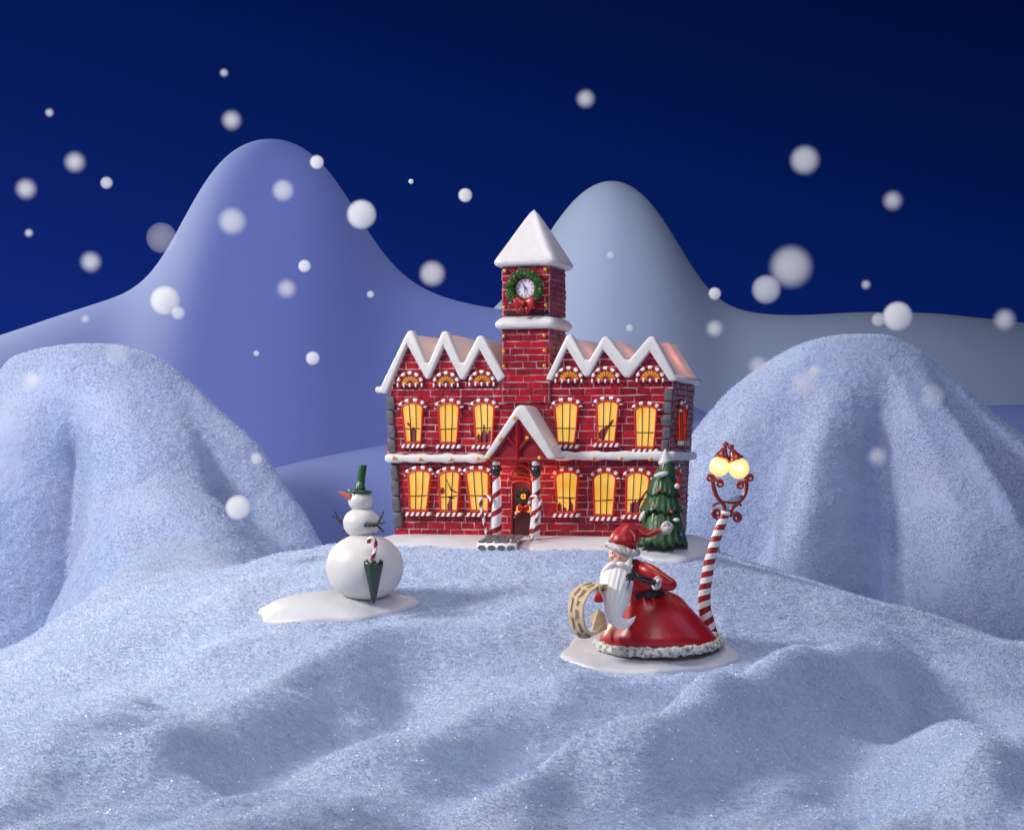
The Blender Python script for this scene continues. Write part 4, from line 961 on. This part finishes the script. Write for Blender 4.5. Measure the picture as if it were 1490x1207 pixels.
# scroll
sc0=P(857,928,FY-.4)
scr=thing('scroll','long curling parchment scroll with handwriting beside the white beard','scroll',sc0)
Aed=catmull([P(877,851,FY-.42),P(862,847,FY-.45),P(846,850,FY-.5),P(832,862,FY-.55),P(827,880,FY-.58),P(829,905,FY-.6),P(838,923,FY-.6),P(850,928,FY-.58),P(868,922,FY-.52),P(880,914,FY-.44)],8)
Bed=catmull([P(885,850,FY-.62),P(872,852,FY-.7),P(860,861,FY-.74),P(853,872,FY-.78),P(849,885,FY-.8),P(850,903,FY-.8),P(854,914,FY-.78),P(862,920,FY-.74),P(872,916,FY-.68),P(880,905,FY-.6)],8)
Aed=[a for a in Aed]; 
m=M(sc0); nA=len(Aed); nc=10; vs=[]; 
for a,b in zip(Aed,Bed):
    for k in range(nc+1): vs.append(a+(b-a)*(k/nc))
fs=[(i*(nc+1)+k,i*(nc+1)+k+1,(i+1)*(nc+1)+k+1,(i+1)*(nc+1)+k) for i in range(nA-1) for k in range(nc)]
m.add(vs,fs); o=m.obj('paper',PAPER,scr); so=o.modifiers.new('s','SOLIDIFY'); so.thickness=.014; so.offset=0
m=M(sc0)                                              # torn end piece
m.prism([P(857,897,FY-.3),P(871,885,FY-.32),P(880,893,FY-.3),P(884,915,FY-.34),P(872,921,FY-.42),P(862,917,FY-.4),P(862,906,FY-.35)],(0,.014,0)); m.obj('torn_end',PAPER,scr,smooth=False)
m=M(sc0); r0=P(868,855,FY-.42); r1=P(878.5,857,FY-.72); ax=(r1-r0).normalized(); U_=Vector((0,0,1)); U_=(U_-ax*U_.dot(ax)).normalized(); V_=ax.cross(U_)
prof=[]; N_=60
sp=[(.052-.034*i/N_) for i in range(N_+1)]
vs=[r0+(U_*math.cos(4.4*PI*i/N_)+V_*math.sin(4.4*PI*i/N_))*sp[i] for i in range(N_+1)]+[r1+(U_*math.cos(4.4*PI*i/N_)+V_*math.sin(4.4*PI*i/N_))*sp[i] for i in range(N_+1)]
m.add(vs,[(i,i+1,N_+2+i,N_+1+i) for i in range(N_)]); o=m.obj('roll',PAPER,scr); so=o.modifiers.new('s','SOLIDIFY'); so.thickness=.008; so.offset=0
m=M(sc0); m.tube([r0+ax*.03,r1-ax*.03],.017,12); m.obj('roll_hole_shade',INK,scr)  # dark tube stands in for the shade inside the roll's hole
m=M(sc0); R=random.Random(11)                          # handwriting: loops along the outside of the band
def onp(t,u,o=.014):
    i=min(int(t*(nA-1)),nA-2); f=t*(nA-1)-i; a=Aed[i].lerp(Aed[i+1],f); b=Bed[i].lerp(Bed[i+1],f); p=a.lerp(b,u)
    T=Aed[i+1]-Aed[i]; n_=(b-a).cross(T).normalized(); n_=n_ if n_.x<0 or n_.y<0 else -n_
    if n_.dot(Vector((-.6,-.8,0)))<0: n_=-n_
    return p+n_*o
for u0 in (.27,.62):
    t=.14
    while t<.82:
        ln=R.uniform(.05,.12); pts=[]; nst=int(ln*330); ph=R.uniform(0,6); big=R.uniform(.05,.12)
        for k in range(nst):
            f=k/(nst-1); pts.append(onp(t+ln*f+.007*math.cos(k*1.15+ph),u0+big*math.sin(k*1.15+ph)*R.uniform(.5,1.2)+.04*math.sin(f*4)))
        m.tube(catmull(pts,3),.0032,5); t+=ln+R.uniform(.02,.04)
m.obj('handwriting',INK,scr)

# ================================================================== STREET LAMP
LY=-4.62; s=(LY-CAMY)/FPX; lb=P(1032,912,LY)
lp=thing('street_lamp','red and white striped leaning lamp post with two lit round globes','lamp post',lb)
pts=catmull([P(1035,925,LY),P(1031,908,LY),P(1025.5,886,LY),P(1025,865,LY),P(1028,843,LY),P(1032,818,LY),P(1040,789,LY),P(1048.5,765,LY),P(1055,747,LY)],14); n=len(pts)
m=M(lb); m.tube(pts,[.088-.030*i/(n-1) for i in range(n)],36,twist=2*PI/(17.6*s),stripes=1); m.obj('post',[STRIPE,PUREW],lp)
m=M(lb); m.tube([P(1055,749,LY),P(1056,743.5,LY)],.062,20); m.obj('post_cap',PUREW,lp)
def spiral(m,cx,cy,r,turns,a0,sg,w_=.018,tail=None):
    pts=[]; n=30
    for i in range(n+1):
        t=i/n; a=a0+sg*2*PI*turns*t; rr=r*(1-.82*t); pts.append(P(cx+rr*math.cos(a),cy-rr*math.sin(a),LY))
    if tail: pts=catmull([P(*q_,LY) for q_ in tail]+[pts[0]],6)[:-1]+pts
    n=len(pts); m.tube(pts,[w_*(1-.35*i/(n-1)) for i in range(n)],10)
m=M(lb)
spiral(m,1033.5,695.5,6,1.4,-.3,1,.021,[(1041,700)]); spiral(m,1047,703.5,6.2,1.4,PI/2+.9,-1,.021,[(1036,693),(1041,697)])
spiral(m,1091,695.5,6.2,1.4,PI+.3,-1,.021,[(1084,701)]); spiral(m,1078,706,6.2,1.4,PI/2-.9,1,.021,[(1089,696),(1084,699)])
m.tube(catmull([P(1037.5,699,LY),P(1038,709,LY),P(1042,721,LY),P(1050,730,LY),P(1054,737,LY),P(1054.5,748,LY)],6),.024,10)
m.tube(catmull([P(1086,699,LY),P(1086.5,709,LY),P(1083,721,LY),P(1075,731,LY),P(1066,739,LY),P(1062,750,LY)],6),.024,10)
m.tube([P(1049,729.5,LY),P(1062,730.5,LY),P(1076,731.5,LY)],.016,10)
m.tube(catmull([P(1048,731,LY),P(1043,732,LY),P(1036.5,736.5,LY)],4),[.016]*8+[.008],8); m.tube(catmull([P(1072,730,LY),P(1076,732,LY),P(1079,736,LY)],4),[.016]*8+[.01],8)
spiral(m,1043,746,7,1.5,-PI/2-.2,1*-1,.022,[(1056,752),(1050,758)]); spiral(m,1072,753,7,1.5,PI/2+.3,-1,.022,[(1062,752),(1064,749)])
m.obj('scrolled_bracket',IRON,lp)
m=M(lb)
for k in range(4): m.tube(catmull([P(1057+k*1.5,744,LY-.02),P(1056+k*2.4,736,LY-.04),P(1062+k*3,727+k,LY-.04),P(1072+k,722+k*1.5,LY-.04),P(1080,720+k,LY-.02)],5),.0045,5)
m.tube(catmull([P(1040,704,LY-.04),P(1044,718,LY-.05),P(1050,728,LY-.04)],5),.005,5); m.obj('wires',BLACK,lp)
def globe(cx,cy,r,fx,fy):
    c=P(cx,cy,LY); m=M(lb); m.ball(c,r*s,32,22); gl=m.obj('globe',GLOBE,lp)
    tip=P(fx,fy,LY); d=(tip-c); 
    m=M(lb); lathe(m,c,tip,[(.36,.3*s),(.34,r*.80*s),(.40,r*.82*s),(.46,r*.66*s),(.6,r*.42*s),(.74,r*.26*s),(.82,r*.2*s),(.86,r*.30*s),(.93,r*.32*s),(1,.06*s)],28); m.obj('globe_cap',IRON,lp)
    point('lamp_light',c+Vector((0,-r*s-.04,0))-lb,1.1,(1,.62,.25),.05,lp)
globe(1046.5,678.5,14.3,1057,642); globe(1075,681,15.3,1062,646)

# ================================================================== FALLING SNOW
FL=[(326,106,8,'s','small blurred snowflake at the top, above the left peak'),(337,175,18,'s','soft round snowflake just above the top of the left peak'),(72,164,8,'s','tiny soft snowflake high in the left corner of the sky'),
(109,236,19,'s','soft snowflake in the left sky, upper right of its lower neighbour'),(155,266,10,'m','small clear snowflake right of the soft one in the left sky'),(38,275,19,'s','soft round snowflake nearest the left edge of the sky'),
(42,339,8,'s','tiny soft snowflake by the left edge under a large soft one'),(132,381,19,'s','soft snowflake in the left sky above the hill shoulder'),(461,236,11,'h','small bright snowflake on the right edge of the left peak'),
(412,277,19,'q','pale round snowflake inside the left peak near its top'),(338,322,24,'q','large pale snowflake on the left flank of the left peak'),(235,346,22,'f','very faint large snowflake in the dark sky left of the left peak'),
(443,387,10,'h','small bright snowflake in the middle of the left peak'),(417,420,18,'s','soft blurred snowflake low in the middle of the left peak'),(240,437,23,'h','large bright snowflake on the left shoulder of the left peak'),
(259,455,11,'m','small pale snowflake touching the large bright one at its lower right'),(124,464,8,'s','tiny soft snowflake on the left hill shoulder'),(526,312,23,'h','large bright snowflake on the right slope of the left peak'),
(598,264,4,'h','tiniest snowflake alone in the dark sky between the peaks'),(677,284,11,'h','small bright snowflake in the sky left of the tower roof'),(629,398,22,'q','pale round snowflake in the sky left of the tower clock'),
(539,428,6,'m','tiny snowflake on the lower right slope of the left peak'),(455,521,11,'h','small bright snowflake on the hill left of the brick hall'),(373,514,5,'m','tiny snowflake on the hill left of a small bright one'),
(852,144,17,'s','soft snowflake alone in the sky high above the right peak'),(1171,233,25,'q','large pale snowflake alone high in the right sky'),(1299,292,18,'s','soft snowflake in the far right sky'),
(1151,388,36,'q','largest pale snowflake, in the sky above the right snowy mound'),(1115,421,23,'m','pale snowflake at the lower left of the largest one'),(1040,427,10,'h','small bright snowflake on the foot of the right peak'),
(1260,414,9,'s','tiny soft snowflake in the sky above the right snowy mound'),(1306,460,23,'h','large bright snowflake above the top of the right snowy mound'),(1278,465,11,'m','small pale snowflake touching the large bright one at its left'),
(888,371,6,'m','tiny snowflake in the middle of the right peak'),(916,477,6,'m','tiny snowflake just above the right gables of the brick hall'),(1040,478,16,'s','soft snowflake right of the brick hall roof below the right peak'),
(1462,465,20,'s','soft snowflake at the right edge on the hill line'),(1170,558,24,'s','large soft snowflake on the left face of the right snowy mound'),(1186,541,11,'m','small snowflake overlapping a large soft one on the right mound'),
(1103,532,18,'s','soft snowflake on the left outline of the right snowy mound'),(1357,577,18,'f','faint snowflake on the right side of the right snowy mound'),(1277,664,18,'s','soft snowflake in the middle of the right snowy mound'),
(373,667,10,'m','small snowflake on the right slope of the left snowy mound'),(346,738,20,'h','bright soft snowflake low on the left snowy mound'),(48,554,19,'s','soft snowflake near the left edge on the left snowy mound'),
(170,515,16,'f','faint snowflake on the top of the left snowy mound')]
FM={}
def flake_mat(k,rw):
    key=(k,round(rw,2))
    if key in FM: return FM[key]
    m=bpy.data.materials.new('snowflake_'+k); m.use_nodes=True; nt=m.node_tree; nt.nodes.clear()
    out=nt.nodes.new('ShaderNodeOutputMaterial'); v=nt.nodes.new('ShaderNodeVolumeScatter'); v.inputs['Color'].default_value=(1,1,1,1); v.inputs['Anisotropy'].default_value=-.5
    opt={'h':3.4,'m':1.5,'s':2.3,'f':.35,'q':1.6}[k]; dens=opt/(2*max(rw,.02))
    if k!='f':
        tc=nt.nodes.new('ShaderNodeTexCoord'); ln=nt.nodes.new('ShaderNodeVectorMath'); ln.operation='LENGTH'; nt.links.new(tc.outputs['Object'],ln.inputs[0])
        mr=nt.nodes.new('ShaderNodeMapRange'); mr.interpolation_type='SMOOTHSTEP'; mr.inputs[1].default_value=1; mr.inputs[2].default_value={'s':.0,'q':.45,'m':.7,'h':.72}[k]; mr.inputs[3].default_value=0; mr.inputs[4].default_value=dens
        nt.links.new(ln.outputs['Value'],mr.inputs[0]); nt.links.new(mr.outputs[0],v.inputs['Density'])
    else: v.inputs['Density'].default_value=dens
    nt.links.new(v.outputs[0],out.inputs['Volume']); FM[key]=m; return m
mb=M(); mb.ball((0,0,0),1,32,20)
R=random.Random(21)
for (x,y,r,k,lab) in FL:
    Y=R.uniform(-4,3) if y<480 or r>16 else R.uniform(-3,2); rw=r*1.03*(Y-CAMY)/FPX
    if (x,y) in ((346,738),(373,667)): Y=-1.5; rw=r*(Y-CAMY)/FPX
    me=bpy.data.meshes.new('snowflake'); me.from_pydata(mb.v,[],mb.f); me.polygons.foreach_set('use_smooth',[True]*len(mb.f)); me.materials.append(flake_mat(k,rw))
    o=bpy.data.objects.new('snowflake',me); COL.objects.link(o); o.location=P(x,y,Y); o.scale=(rw,)*3
    tag(o,lab,'snowflake','falling snowflakes')

# ------------------------------------------------------------------ render settings
SC.view_settings.view_transform='Standard'; SC.view_settings.look='None'; SC.view_settings.exposure=0; SC.view_settings.gamma=1
SC.cycles.volume_bounces=7; SC.cycles.max_bounces=8; SC.cycles.volume_step_rate=2; SC.cycles.volume_max_steps=64
